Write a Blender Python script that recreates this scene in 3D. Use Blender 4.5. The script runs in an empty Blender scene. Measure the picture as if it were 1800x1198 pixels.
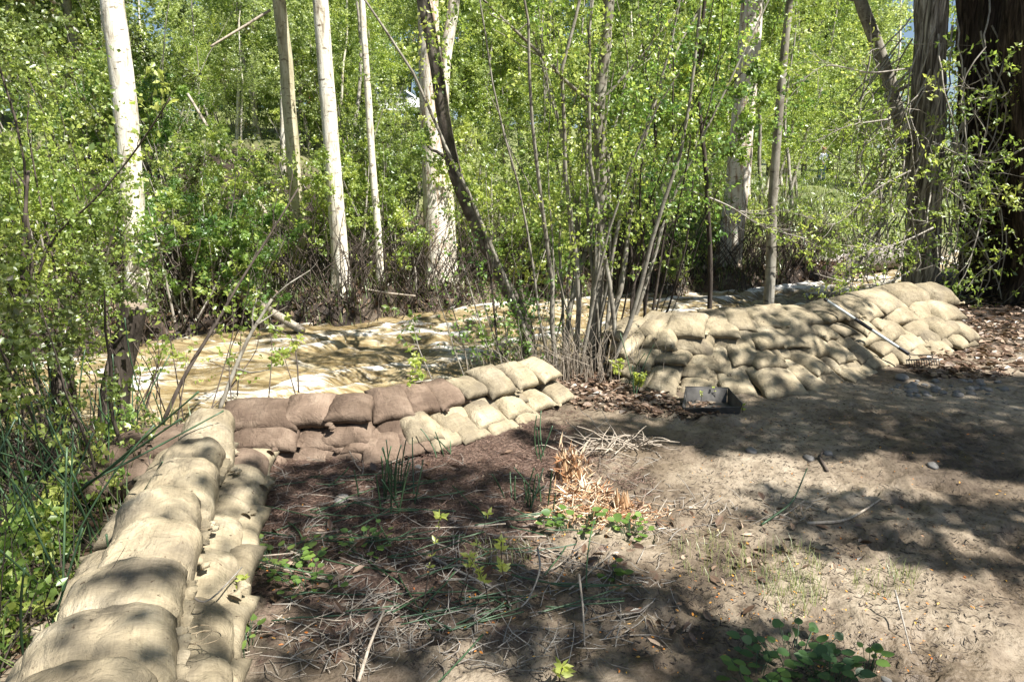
import bpy, math, random
import numpy as np
from mathutils import Vector, Matrix

# ------------------------------------------------------------------ camera, sky, sun
sc = bpy.context.scene
C = sc.collection
F_PX = 1200.0
CAM_H = 1.6
PITCH = math.radians(12.6)
cd = bpy.data.cameras.new('camera'); cam = bpy.data.objects.new('camera', cd); C.objects.link(cam)
cd.sensor_width = 36.0; cd.lens = 24.0; cd.clip_end = 800.0; cd.clip_start = 0.05
cam.location = (0, 0, CAM_H); cam.rotation_euler = (math.radians(90) - PITCH, 0, 0)
sc.camera = cam
SUN_EL = math.radians(55); SUN_H = Vector((0.83, -0.55, 0)).normalized()
SUN = Vector((SUN_H.x * math.cos(SUN_EL), SUN_H.y * math.cos(SUN_EL), math.sin(SUN_EL)))
w = bpy.data.worlds.new('World'); sc.world = w; w.use_nodes = True
nt = w.node_tree; bg = nt.nodes['Background']
sky = nt.nodes.new('ShaderNodeTexSky'); sky.sky_type = 'NISHITA'; sky.sun_disc = False
sky.sun_elevation = SUN_EL; sky.sun_rotation = math.atan2(SUN_H.x, SUN_H.y)
nt.links.new(sky.outputs[0], bg.inputs[0]); bg.inputs[1].default_value = 0.05
sl = bpy.data.lights.new('sun', 'SUN'); so = bpy.data.objects.new('sun', sl); C.objects.link(so)
sl.energy = 5.0; sl.angle = math.radians(0.53); sl.color = (1.0, 0.965, 0.92)
so.rotation_euler = SUN.to_track_quat('Z', 'Y').to_euler(); so.location = (8, -6, 15)
sc.view_settings.view_transform = 'Standard'; sc.view_settings.look = 'None'
sc.view_settings.exposure = 1.4; sc.view_settings.gamma = 1.0
try:
    sc.cycles.max_bounces = 7; sc.cycles.diffuse_bounces = 3; sc.cycles.glossy_bounces = 2
    sc.cycles.transmission_bounces = 3; sc.cycles.transparent_max_bounces = 6
    sc.cycles.caustics_reflective = False; sc.cycles.caustics_refractive = False
except Exception: pass

# ------------------------------------------------------------------ projection helpers (photo pixels -> world points)
CP, SP = math.cos(PITCH), math.sin(PITCH)
def ray(px, py):
    xc = (px - 900) / F_PX; yc = (599 - py) / F_PX
    return np.array((xc, CP + yc * SP, -SP + yc * CP))
def P(px, py, z=0.0):                       # point of that pixel at height z
    d = ray(px, py); t = (z - CAM_H) / d[2]
    return np.array((d[0] * t, d[1] * t, z))
def D(px, py, y):                           # point of that pixel at distance y
    d = ray(px, py); t = y / d[1]
    return np.array((d[0] * t, y, CAM_H + d[2] * t))

# ------------------------------------------------------------------ noise
def _hash(ix, iy, seed):
    h = (ix.astype(np.int64) * 374761393 + iy.astype(np.int64) * 668265263 + seed * 982451653) & 0x7fffffff
    h = ((h ^ (h >> 13)) * 1274126177) & 0x7fffffff
    return (h ^ (h >> 16)) & 0xffff
def pn(x, y, seed=0):
    x = np.asarray(x, float); y = np.asarray(y, float)
    ix = np.floor(x); iy = np.floor(y); fx = x - ix; fy = y - iy
    u = fx * fx * fx * (fx * (fx * 6 - 15) + 10); v = fy * fy * fy * (fy * (fy * 6 - 15) + 10)
    def g(a, b):
        an = _hash(ix + a, iy + b, seed) / 65536.0 * 2 * np.pi
        return np.cos(an) * (fx - a) + np.sin(an) * (fy - b)
    return ((g(0, 0) * (1 - u) + g(1, 0) * u) * (1 - v) + (g(0, 1) * (1 - u) + g(1, 1) * u) * v) * 1.5
def fbm(x, y, o=4, seed=0, gain=0.5):
    r = 0; a = 1; f = 1
    for i in range(o):
        r = r + a * pn(x * f + 17.3 * i, y * f - 9.1 * i, seed + i); a *= gain; f *= 2.03
    return r
def sstep(a, b, x):
    t = np.clip((x - a) / (b - a), 0, 1); return t * t * (3 - 2 * t)

# ------------------------------------------------------------------ terrain functions
NX = [-30, -12, -8, -3, -1.3, 0.4, 1.0, 2.0, 4.2, 5.0, 7.0, 10, 16, 40]
NY = [2.5, 3.9, 4.3, 4.45, 4.5, 5.75, 6.35, 6.45, 7.9, 8.9, 11.6, 14.4, 18.4, 39]
FX = [-30, -12, -7, -5.1, -4.3, -2.97, -2.15, -0.84, 1.37, 3.97, 6.0, 9, 14, 40]
FY = [5.0, 6.0, 6.4, 6.8, 7.65, 8.75, 9.05, 9.9, 11.4, 11.7, 12.8, 15.9, 20.2, 41]
WATER_Z = -0.15
def Yn(x): return np.interp(x, NX, NY)
def Yf(x): return np.interp(x, FX, FY)
def ground_z(x, y, detail=True):
    x = np.asarray(x, float); y = np.asarray(y, float)
    yn = Yn(x) + 0.12 * pn(x * 1.3, y * 0, 5); yf = Yf(x) + 0.16 * pn(x * 1.1, y * 0, 6)
    near = 0.02 * fbm(x * 0.8, y * 0.8, 3, 1)
    if detail: near = near + 0.012 * fbm(x * 4, y * 4, 3, 3)
    near = near - 0.05 * np.exp(-((x - 1.0 - (y - 3) * -0.5) / 1.4) ** 2 - ((y - 3.0) / 1.4) ** 2)
    near = near + 0.18 * sstep(4.8, 8, x) * sstep(5.5, 9, y)
    d = np.maximum(y - yf, 0)
    rgt = sstep(-0.02, 0.22, x / np.maximum(y, 4))
    L = 0.22 + 3.9 * sstep(0, 34, d) + 0.30 * np.maximum(d - 34, 0) * sstep(34, 60, d) + 1.3 * sstep(1.5, 6, d) * sstep(-2, -7, x)
    R = 0.16 + 0.85 * sstep(0.4, 4.5, d) + 0.9 * sstep(4, 14, d) + 0.12 * np.maximum(d - 24, 0)
    far = L * (1 - rgt) + R * rgt + 0.12 * fbm(x * 0.5, y * 0.5, 3, 9)
    far = np.minimum(far, 7.0 + 1.0 * pn(x * 0.03, y * 0.03, 4) + 0.02 * np.maximum(y - 60, 0))
    s = sstep(yn - 0.05, yn + 0.5, y)
    f = sstep(yf - 0.45, yf + 0.35, y)
    bed = -0.9
    return (near * (1 - s) + bed * s) * (1 - f) + far * f
def gz(x, y): return float(ground_z(np.array([x]), np.array([y]))[0])

# ------------------------------------------------------------------ mesh helpers
class MB:
    def __init__(s): s.v = []; s.f = []; s.n = 0; s.a = []
    def add(s, v, f, a=0.5):
        v = np.asarray(v, float); f = np.asarray(f, int)
        s.v.append(v); s.f.append(f + s.n); s.n += len(v)
        s.a.append(np.broadcast_to(np.asarray(a, float), (len(v),)).copy())
    def tube(s, pts, rad, k=5, a=0.5, cap=True):
        pts = np.asarray(pts, float); n = len(pts); rad = np.broadcast_to(np.asarray(rad, float), (n,))
        t = np.gradient(pts, axis=0); t /= np.linalg.norm(t, axis=1)[:, None] + 1e-9
        ref = np.array((0.31, 0.95, 0.11)) if abs(t[0][1]) < 0.8 else np.array((1.0, 0.1, 0.2))
        b1 = np.cross(t, ref); b1 /= np.linalg.norm(b1, axis=1)[:, None] + 1e-9; b2 = np.cross(t, b1)
        an = np.arange(k) / k * 2 * np.pi
        ring = pts[:, None, :] + rad[:, None, None] * (np.cos(an)[None, :, None] * b1[:, None, :] + np.sin(an)[None, :, None] * b2[:, None, :])
        v = ring.reshape(-1, 3)
        i = np.arange(n - 1)[:, None] * k; j = np.arange(k)[None, :]; j2 = (j + 1) % k
        f = np.stack([i + j, i + j2, i + k + j2, i + k + j], -1).reshape(-1, 4)
        if cap and k > 3:
            v = np.vstack([v, pts[-1:], pts[:1]]); c = n * k; q = (n - 1) * k
            f2 = [[q + jj, q + (jj + 1) % k, c, c] for jj in range(k)] + [[(jj + 1) % k, jj, c + 1, c + 1] for jj in range(k)]
            s.add(v, f, a); base = s.n - len(v)
            s.tri = getattr(s, 'tri', []); s.tri += [[base + q[0], base + q[1], base + q[2]] for q in f2]
            return
        s.add(v, f, a)
    def build(s, name, mat, parent=None, smooth=True):
        v = np.vstack(s.v) if s.v else np.zeros((0, 3)); me = bpy.data.meshes.new(name)
        quads = [f for f in s.f if f.shape[1] == 4]; tris = [f for f in s.f if f.shape[1] == 3]
        Q = np.vstack(quads) if quads else np.zeros((0, 4), int)
        T = list(tris)
        if getattr(s, 'tri', None): T.append(np.array(s.tri, int))
        T = np.vstack(T) if T else np.zeros((0, 3), int)
        me.vertices.add(len(v)); me.vertices.foreach_set('co', v.ravel())
        loops = np.concatenate([Q.ravel(), T.ravel()]); me.loops.add(len(loops)); me.loops.foreach_set('vertex_index', loops)
        me.polygons.add(len(Q) + len(T))
        ls = np.concatenate([np.arange(len(Q)) * 4, len(Q) * 4 + np.arange(len(T)) * 3])
        me.polygons.foreach_set('loop_start', ls)
        me.polygons.foreach_set('use_smooth', np.full(len(ls), smooth))
        at = me.attributes.new('tint', 'FLOAT', 'POINT'); at.data.foreach_set('value', np.concatenate(s.a))
        me.update(calc_edges=True)
        me.materials.append(mat)
        o = bpy.data.objects.new(name, me); C.objects.link(o)
        if parent: o.parent = parent
        return o
def leaves(mb, pos, size, rng, ratio=0.55, droop=0.3, dirs=None, tint=None, zf=1.0):
    """pointed folded leaves, one quad pair each"""
    n = len(pos)
    if n == 0: return
    pos = np.asarray(pos, float)
    d = rng.normal(size=(n, 3)); d[:, 2] -= droop
    if dirs is not None: d = d * 0.6 + dirs
    d[:, 2] *= zf
    d /= np.linalg.norm(d, axis=1)[:, None]
    r = rng.normal(size=(n, 3)); r[:, 2] *= 0.45
    sd = np.cross(d, r); sd /= np.linalg.norm(sd, axis=1)[:, None] + 1e-9
    nm = np.cross(sd, d)
    L = size * rng.uniform(0.42, 1.4, n)[:, None]; W = L * ratio * 0.5
    fold = W * 0.35
    v0 = pos; v1 = pos + d * L * 0.42 + sd * W + nm * fold; v2 = pos + d * L - nm * L * 0.08; v3 = pos + d * L * 0.42 - sd * W + nm * fold
    v = np.stack([v0, v1, v2, v3], 1).reshape(-1, 3); b = np.arange(n)[:, None] * 4
    f = np.concatenate([b + np.array([[0, 1, 2]]), b + np.array([[0, 2, 3]])])
    tt = rng.uniform(0, 1, n) if tint is None else np.clip(np.broadcast_to(tint, (n,)) + rng.normal(0, 0.12, n), 0, 1)
    mb.add(v, f, np.repeat(tt, 4))

def setp(o, label=None, cat=None, group=None, kind=None):
    if label: o['label'] = label
    if cat: o['category'] = cat
    if group: o['group'] = group
    if kind: o['kind'] = kind
    return o
def empty(name, loc, label=None, cat=None, group=None, rz=0, kind=None):
    o = bpy.data.objects.new(name, None); C.objects.link(o); o.location = loc; o.rotation_euler = (0, 0, rz)
    return setp(o, label, cat, group, kind)
def copy_tree(root, loc, rz=0, sc_=1.0, label=None, group=None):
    r = root.copy(); C.objects.link(r); r.location = loc; r.rotation_euler = (0, 0, rz)
    r.scale = (sc_, sc_, sc_)
    for ch in root.children:
        c = ch.copy(); C.objects.link(c); c.parent = r
    if label: r['label'] = label
    if group: r['group'] = group
    return r
def local(mb, loc):
    loc = np.asarray(loc, float)
    mb.v = [v - loc for v in mb.v]; return mb

# ------------------------------------------------------------------ materials
def mat(name): 
    m = bpy.data.materials.new(name); m.use_nodes = True; n = m.node_tree
    b = n.nodes['Principled BSDF']; return m, n, b
def N(n, t, **k):
    x = n.nodes.new(t)
    for a, v in k.items():
        if a.startswith('i_'):
            key = a[2:]; key = int(key) if key.isdigit() else key
            x.inputs[key].default_value = v
        else: setattr(x, a, v)
    return x
def ramp(n, pts, fac=None):
    r = n.nodes.new('ShaderNodeValToRGB'); e = r.color_ramp.elements
    while len(e) < len(pts): e.new(0.5)
    for el, (p, c) in zip(e, pts):
        el.position = p; el.color = (c[0], c[1], c[2], 1) if not isinstance(c, (int, float)) else (c, c, c, 1)
    if fac is not None: n.links.new(fac, r.inputs[0])
    return r
def mixc(n, fac, a, b, mode='MIX'):
    m = n.nodes.new('ShaderNodeMix'); m.data_type = 'RGBA'; m.blend_type = mode
    if isinstance(fac, (int, float)): m.inputs[0].default_value = fac
    else: n.links.new(fac, m.inputs[0])
    for s, v in ((6, a), (7, b)):
        if isinstance(v, tuple): m.inputs[s].default_value = (*v, 1)
        else: n.links.new(v, m.inputs[s])
    return m.outputs[2]
def coords(n, scale=(1, 1, 1), world=False):
    m = N(n, 'ShaderNodeMapping'); m.inputs['Scale'].default_value = scale
    if world:
        g = N(n, 'ShaderNodeNewGeometry'); n.links.new(g.outputs['Position'], m.inputs[0])
    else:
        t = N(n, 'ShaderNodeTexCoord'); n.links.new(t.outputs['Object'], m.inputs[0])
    return m.outputs[0]
def noise(n, vec, scale, detail=4, rough=0.55, dist=0.0):
    x = N(n, 'ShaderNodeTexNoise'); n.links.new(vec, x.inputs['Vector'])
    x.inputs['Scale'].default_value = scale; x.inputs['Detail'].default_value = detail
    x.inputs['Roughness'].default_value = rough; x.inputs['Distortion'].default_value = dist
    return x.outputs[0]
def bump(n, b, h, strength=0.5, dist=0.01, prev=None):
    x = N(n, 'ShaderNodeBump'); x.inputs['Strength'].default_value = strength; x.inputs['Distance'].default_value = dist
    n.links.new(h, x.inputs['Height'])
    if prev is not None: n.links.new(prev, x.inputs['Normal'])
    if b is not None: n.links.new(x.outputs[0], b.inputs['Normal'])
    return x.outputs[0]
def attr(n, name):
    a = N(n, 'ShaderNodeAttribute', attribute_name=name); return a.outputs['Fac']

def bark(name, cols, scale=(6, 6, 1.2), bstr=0.6, bd=0.02, flecks=None, rough=0.9):
    m, n, b = mat(name); v = coords(n, scale)
    x = noise(n, v, 2.2, 6, 0.65, 0.6); r = ramp(n, cols, x); c = r.outputs[0]
    if flecks:
        v2 = coords(n, (3, 3, 9)); f = noise(n, v2, 2.6, 5, 0.7); fr = ramp(n, [(0.57, 0), (0.66, 1)], f)
        c = mixc(n, fr.outputs[0], c, flecks)
    n.links.new(c, b.inputs['Base Color']); b.inputs['Roughness'].default_value = rough
    b.inputs['Specular IOR Level'].default_value = 0.2
    bump(n, b, x, bstr, bd); return m
M = {}
M['white_bark'] = bark('white_bark', [(0.34, (0.24, 0.20, 0.14)), (0.46, (0.58, 0.53, 0.42)), (0.65, (0.76, 0.73, 0.63))], (7, 7, 1.6), 0.7, 0.02, (0.12, 0.09, 0.06))
M['rust_bark'] = bark('rust_bark', [(0.33, (0.20, 0.11, 0.07)), (0.43, (0.42, 0.33, 0.24)), (0.52, (0.66, 0.61, 0.51))], (9, 9, 1.2), 0.6, 0.03, (0.14, 0.09, 0.06))
M['mottled'] = bark('mottled_dark_bark', [(0.3, (0.03, 0.025, 0.02)), (0.5, (0.085, 0.07, 0.055)), (0.68, (0.24, 0.21, 0.17))], (4, 4, 2.5), 0.6, 0.015)
M['tan_bark'] = bark('tan_bark', [(0.3, (0.22, 0.19, 0.11)), (0.5, (0.42, 0.38, 0.25)), (0.75, (0.58, 0.54, 0.40))], (6, 6, 1.6), 0.6, 0.02, (0.13, 0.10, 0.06))
M['grey_bark'] = bark('grey_bark', [(0.3, (0.09, 0.075, 0.055)), (0.5, (0.22, 0.20, 0.16)), (0.72, (0.36, 0.34, 0.28))], (5, 5, 2.2), 0.4, 0.01, (0.07, 0.055, 0.045))
M['dark_bark'] = bark('dark_bark', [(0.3, (0.02, 0.016, 0.013)), (0.55, (0.06, 0.048, 0.038)), (0.75, (0.12, 0.10, 0.08))], (8, 8, 1.6), 0.8, 0.02)
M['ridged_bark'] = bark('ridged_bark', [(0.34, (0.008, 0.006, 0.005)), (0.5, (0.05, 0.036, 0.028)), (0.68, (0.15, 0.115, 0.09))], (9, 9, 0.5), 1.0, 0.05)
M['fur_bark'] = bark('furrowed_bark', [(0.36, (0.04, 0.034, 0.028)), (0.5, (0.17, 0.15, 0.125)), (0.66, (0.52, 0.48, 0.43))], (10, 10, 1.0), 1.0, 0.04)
M['twig'] = bark('twig_bark', [(0.3, (0.13, 0.11, 0.09)), (0.6, (0.36, 0.33, 0.28))], (8, 8, 3), 0.3, 0.004)
M['twig_dark'] = bark('dark_twig_bark', [(0.3, (0.035, 0.027, 0.022)), (0.6, (0.11, 0.088, 0.07))], (8, 8, 3), 0.3, 0.004)
M['twig_pale'] = bark('pale_dead_wood', [(0.3, (0.19, 0.15, 0.11)), (0.6, (0.44, 0.38, 0.30))], (20, 20, 8), 0.3, 0.003)

def leafmat(name, c0, c1, tr=0.5, boost=1.85, c_mid=None):
    m, n, b = mat(name); t = attr(n, 'tint')
    pts = [(0, c0), (1, c1)] if c_mid is None else [(0, c0), (0.5, c_mid), (1, c1)]
    r = ramp(n, pts, t)
    n.nodes.remove(b); out = n.nodes['Material Output']
    d = N(n, 'ShaderNodeBsdfDiffuse'); n.links.new(r.outputs[0], d.inputs[0])
    tl = N(n, 'ShaderNodeBsdfTranslucent')
    bc = mixc(n, 1.0, r.outputs[0], (boost, boost * 1.02, boost * 0.75), 'MULTIPLY'); n.links.new(bc, tl.inputs[0])
    gl = N(n, 'ShaderNodeBsdfGlossy'); gl.inputs['Roughness'].default_value = 0.42; gl.inputs[0].default_value = (0.9, 0.95, 0.9, 1)
    m1 = N(n, 'ShaderNodeMixShader'); m1.inputs[0].default_value = tr
    n.links.new(d.outputs[0], m1.inputs[1]); n.links.new(tl.outputs[0], m1.inputs[2])
    m2 = N(n, 'ShaderNodeMixShader'); m2.inputs[0].default_value = 0.05
    n.links.new(m1.outputs[0], m2.inputs[1]); n.links.new(gl.outputs[0], m2.inputs[2]); n.links.new(m2.outputs[0], out.inputs[0])
    return m
M['leaf'] = leafmat('spring_leaf', (0.08, 0.14, 0.03), (0.48, 0.51, 0.14), c_mid=(0.25, 0.325, 0.07))
M['leaf_green'] = leafmat('green_leaf', (0.06, 0.13, 0.03), (0.26, 0.36, 0.09), c_mid=(0.14, 0.24, 0.05))
M['leaf_dark'] = leafmat('dark_leaf', (0.03, 0.075, 0.022), (0.10, 0.19, 0.05), 0.3, 1.3)
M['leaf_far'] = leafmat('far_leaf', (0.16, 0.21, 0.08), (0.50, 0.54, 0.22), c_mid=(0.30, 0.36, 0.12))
M['leaf_olive'] = leafmat('olive_leaf', (0.08, 0.06, 0.025), (0.32, 0.37, 0.09), c_mid=(0.14, 0.19, 0.05))
M['needles'] = leafmat('pine_needle', (0.03, 0.07, 0.035), (0.09, 0.14, 0.07), 0.2, 1.2)
M['horsetail'] = leafmat('horsetail_green', (0.025, 0.06, 0.03), (0.08, 0.14, 0.06), 0.1, 1.0)
M['grass'] = leafmat('grass_blade', (0.10, 0.16, 0.04), (0.36, 0.36, 0.16), 0.35, 1.3)
M['dead_leaf'] = leafmat('dead_leaf', (0.06, 0.035, 0.022), (0.38, 0.28, 0.20), 0.15, 1.1, c_mid=(0.14, 0.085, 0.055))
M['needle_litter'] = leafmat('needle_litter', (0.05, 0.028, 0.020), (0.30, 0.20, 0.15), 0.0, 1.0, c_mid=(0.13, 0.075, 0.055))
M['scales'] = leafmat('bud_scale', (0.55, 0.16, 0.03), (0.62, 0.36, 0.06), 0.1, 1.0)
M['shred'] = leafmat('shredded_wood', (0.25, 0.10, 0.04), (0.74, 0.62, 0.45), 0.0, 1.0, c_mid=(0.44, 0.28, 0.15))

def ground_mat():
    m, n, b = mat('muddy_ground')
    v = coords(n, (1, 1, 1), True)
    big = noise(n, v, 0.9, 5, 0.6); mid = noise(n, v, 7, 6, 0.65, 0.4); fine = noise(n, v, 45, 5, 0.7)
    r1 = ramp(n, [(0.34, (0.085, 0.064, 0.045)), (0.46, (0.19, 0.150, 0.105)), (0.60, (0.32, 0.268, 0.198)), (0.75, (0.40, 0.345, 0.265))], big)
    r2 = ramp(n, [(0.32, (0.30, 0.26, 0.22)), (0.5, (0.85, 0.83, 0.8)), (0.7, (1, 1, 1))], mid)
    c = mixc(n, 0.75, r1.outputs[0], r2.outputs[0], 'MULTIPLY')
    r3 = ramp(n, [(0.33, (0.35, 0.3, 0.25)), (0.48, (1, 1, 1))], fine)
    c = mixc(n, 0.7, c, r3.outputs[0], 'MULTIPLY')
    vr = N(n, 'ShaderNodeTexVoronoi'); n.links.new(v, vr.inputs['Vector']); vr.inputs['Scale'].default_value = 38; vr.inputs['Randomness'].default_value = 1
    vm = ramp(n, [(0.12, 1), (0.24, 0)], vr.outputs['Distance']); msk = ramp(n, [(0.5, 0), (0.62, 1)], noise(n, v, 3.3, 3))
    k = N(n, 'ShaderNodeMath', operation='MULTIPLY'); n.links.new(vm.outputs[0], k.inputs[0]); n.links.new(msk.outputs[0], k.inputs[1])
    c = mixc(n, k.outputs[0], c, (0.055, 0.038, 0.027))
    # needle litter and leaf litter zones
    lit = ramp(n, [(0.32, (0.022, 0.014, 0.010)), (0.5, (0.08, 0.050, 0.036)), (0.68, (0.20, 0.14, 0.105))], noise(n, v, 70, 4, 0.75))
    la = attr(n, 'litter'); ln = N(n, 'ShaderNodeMath', operation='ADD'); n.links.new(la, ln.inputs[0])
    ls = N(n, 'ShaderNodeMath', operation='MULTIPLY_ADD'); n.links.new(mid, ls.inputs[0]); ls.inputs[1].default_value = 1.2; ls.inputs[2].default_value = -0.6
    n.links.new(ls.outputs[0], ln.inputs[1]); lr = ramp(n, [(0.35, 0), (0.6, 1)], ln.outputs[0])
    c = mixc(n, lr.outputs[0], c, lit.outputs[0])
    # grass covered far slopes
    gr = ramp(n, [(0.3, (0.05, 0.07, 0.02)), (0.5, (0.15, 0.17, 0.06)), (0.72, (0.26, 0.26, 0.12))], noise(n, v, 3.0, 8, 0.7))
    c = mixc(n, attr(n, 'grass'), c, gr.outputs[0])
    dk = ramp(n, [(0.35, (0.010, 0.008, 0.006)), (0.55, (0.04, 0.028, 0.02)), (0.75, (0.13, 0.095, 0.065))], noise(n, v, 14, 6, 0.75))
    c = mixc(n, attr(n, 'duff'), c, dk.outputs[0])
    n.links.new(c, b.inputs['Base Color'])
    rr = ramp(n, [(0.35, 0.38), (0.55, 0.85)], noise(n, v, 1.6, 4)); n.links.new(rr.outputs[0], b.inputs['Roughness'])
    b.inputs['Specular IOR Level'].default_value = 0.25
    p = bump(n, None, mid, 0.9, 0.035); p = bump(n, None, fine, 0.8, 0.008, p); bump(n, b, vr.outputs['Distance'], 0.5, 0.006, p)
    return m
M['ground'] = ground_mat()

def water_mat():
    m, n, b = mat('muddy_whitewater')
    g = N(n, 'ShaderNodeNewGeometry')
    mp = N(n, 'ShaderNodeMapping'); mp.inputs['Rotation'].default_value = (0, 0, math.radians(-32)); mp.inputs['Scale'].default_value = (0.75, 3.0, 1.0)
    n.links.new(g.outputs['Position'], mp.inputs[0]); v = mp.outputs[0]
    a = noise(n, v, 1.5, 8, 0.66, 1.6); f = noise(n, v, 1.9, 12, 0.76, 1.3)
    mp2 = N(n, 'ShaderNodeMapping'); mp2.inputs['Rotation'].default_value = (0, 0, math.radians(-32)); mp2.inputs['Scale'].default_value = (0.9, 7.0, 1.0)
    n.links.new(g.outputs['Position'], mp2.inputs[0]); fz = noise(n, mp2.outputs[0], 2.4, 10, 0.78, 1.8)
    base = ramp(n, [(0.36, (0.085, 0.06, 0.026)), (0.48, (0.20, 0.148, 0.07)), (0.60, (0.36, 0.29, 0.165))], a)
    cr = attr(n, 'foam')
    s1 = N(n, 'ShaderNodeMath', operation='MULTIPLY_ADD'); n.links.new(cr, s1.inputs[0]); s1.inputs[1].default_value = 0.55; n.links.new(f, s1.inputs[2])
    s2 = N(n, 'ShaderNodeMath', operation='MULTIPLY_ADD'); n.links.new(fz, s2.inputs[0]); s2.inputs[1].default_value = 0.75; n.links.new(s1.outputs[0], s2.inputs[2])
    s3 = N(n, 'ShaderNodeMath', operation='MULTIPLY'); n.links.new(s2.outputs[0], s3.inputs[0]); s3.inputs[1].default_value = 0.6
    fr = ramp(n, [(0.57, 0), (0.62, 0.3), (0.66, 0.7), (0.73, 1.0)], s3.outputs[0])
    c = mixc(n, fr.outputs[0], base.outputs[0], (0.82, 0.80, 0.74))
    n.links.new(c, b.inputs['Base Color'])
    rr = ramp(n, [(0, 0.10), (1, 0.5)], fr.outputs[0]); n.links.new(rr.outputs[0], b.inputs['Roughness'])
    b.inputs['IOR'].default_value = 1.33
    p = bump(n, None, f, 0.15, 0.04); p = bump(n, None, fz, 0.55, 0.03, p); bump(n, b, noise(n, v, 7, 5, 0.6, 1.0), 0.3, 0.012, p)
    return m
M['water'] = water_mat()

def burlap(name, c0, c1, c2, stain):
    m, n, b = mat(name); v = coords(n)
    oi = N(n, 'ShaderNodeObjectInfo')
    addv = N(n, 'ShaderNodeVectorMath', operation='ADD'); n.links.new(v, addv.inputs[0])
    sc3 = N(n, 'ShaderNodeMath', operation='MULTIPLY'); n.links.new(oi.outputs['Random'], sc3.inputs[0]); sc3.inputs[1].default_value = 40
    n.links.new(sc3.outputs[0], addv.inputs[1]); vv = addv.outputs[0]
    x = noise(n, vv, 5, 5, 0.6); r = ramp(n, [(0.3, c0), (0.52, c1), (0.72, c2)], x)
    hv = N(n, 'ShaderNodeHueSaturation'); n.links.new(r.outputs[0], hv.inputs['Color'])
    mm = N(n, 'ShaderNodeMapRange'); n.links.new(oi.outputs['Random'], mm.inputs[0]); mm.inputs[3].default_value = 0.8; mm.inputs[4].default_value = 1.12
    n.links.new(mm.outputs[0], hv.inputs['Value']); c = hv.outputs[0]
    st = ramp(n, [(0.47, 0), (0.68, 0.8)], noise(n, vv, 2.6, 5, 0.65, 0.5)); c = mixc(n, st.outputs[0], c, stain)
    sp = ramp(n, [(0.66, 0), (0.72, 1)], noise(n, vv, 38, 3, 0.6)); c = mixc(n, sp.outputs[0], c, (0.10, 0.07, 0.045))
    se = ramp(n, [(0.0, 0.42), (0.18, 0.72), (0.42, 1.0)], attr(n, 'tint')); c = mixc(n, 0.85, c, se.outputs[0], 'MULTIPLY')  # seam dirt that also paints in contact shade between neighbouring bags
    th1 = noise(n, coords(n, (7, 150, 20)), 1.0, 3, 0.6); th2 = noise(n, coords(n, (150, 7, 20)), 1.0, 3, 0.6)
    tm = N(n, 'ShaderNodeMath', operation='ADD'); n.links.new(th1, tm.inputs[0]); n.links.new(th2, tm.inputs[1])
    thr = ramp(n, [(0.38, 0.62), (0.62, 1.0)], tm.outputs[0]); tmh = N(n, 'ShaderNodeMath', operation='MULTIPLY'); n.links.new(tm.outputs[0], tmh.inputs[0]); tmh.inputs[1].default_value = 0.5; n.links.new(tmh.outputs[0], thr.inputs[0]); c = mixc(n, 0.6, c, thr.outputs[0], 'MULTIPLY')
    w1 = N(n, 'ShaderNodeTexWave', wave_type='BANDS', bands_direction='X'); w2 = N(n, 'ShaderNodeTexWave', wave_type='BANDS', bands_direction='Y')
    for w_ in (w1, w2):
        n.links.new(v, w_.inputs['Vector']); w_.inputs['Scale'].default_value = 95; w_.inputs['Distortion'].default_value = 1.2; w_.inputs['Detail Scale'].default_value = 0.8
    wa = N(n, 'ShaderNodeMath', operation='ADD'); n.links.new(w1.outputs['Fac'], wa.inputs[0]); n.links.new(w2.outputs['Fac'], wa.inputs[1])
    wr = ramp(n, [(0.1, 0.72), (0.7, 1.0)], wa.outputs[0]); c = mixc(n, 0.55, c, wr.outputs[0], 'MULTIPLY')
    n.links.new(c, b.inputs['Base Color']); b.inputs['Roughness'].default_value = 0.95; b.inputs['Specular IOR Level'].default_value = 0.1
    p = bump(n, None, noise(n, vv, 11, 5, 0.62, 1.2), 0.75, 0.03); p = bump(n, None, noise(n, vv, 120, 2, 0.5), 0.35, 0.003, p); bump(n, b, wa.outputs[0], 0.35, 0.0015, p)
    return m
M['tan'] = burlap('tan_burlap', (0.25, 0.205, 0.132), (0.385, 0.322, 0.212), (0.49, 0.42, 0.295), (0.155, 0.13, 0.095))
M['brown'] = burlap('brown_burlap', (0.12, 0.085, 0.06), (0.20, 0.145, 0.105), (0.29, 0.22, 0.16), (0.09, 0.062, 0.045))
def plain(name, col, rough=0.6, metal=0.0, nz=0.3, sc2=20):
    m, n, b = mat(name); v = coords(n); x = noise(n, v, sc2, 5, 0.65)
    r = ramp(n, [(0.3, tuple(c * (1 - nz) for c in col)), (0.7, tuple(min(1, c * (1 + nz * 0.5)) for c in col))], x)
    n.links.new(r.outputs[0], b.inputs['Base Color']); b.inputs['Roughness'].default_value = rough; b.inputs['Metallic'].default_value = metal
    bump(n, b, x, 0.25, 0.004); return m
M['stone'] = plain('grey_stone', (0.19, 0.18, 0.165), 0.8, 0, 0.45, 14)
M['galv'] = plain('dull_metal', (0.085, 0.08, 0.072), 0.6, 0.35, 0.7, 9)
M['black_grip'] = plain('black_rubber', (0.02, 0.02, 0.022), 0.5)
M['pole_white'] = plain('pale_painted_pole', (0.50, 0.53, 0.50), 0.45, 0.1, 0.12)
M['car_paint'] = plain('white_car_paint', (0.8, 0.8, 0.8), 0.25, 0, 0.03)
M['glass_dark'] = plain('dark_glass', (0.03, 0.04, 0.05), 0.08, 0, 0.1)
M['tail_red'] = plain('red_lens', (0.65, 0.03, 0.02), 0.3, 0, 0.1)
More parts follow.
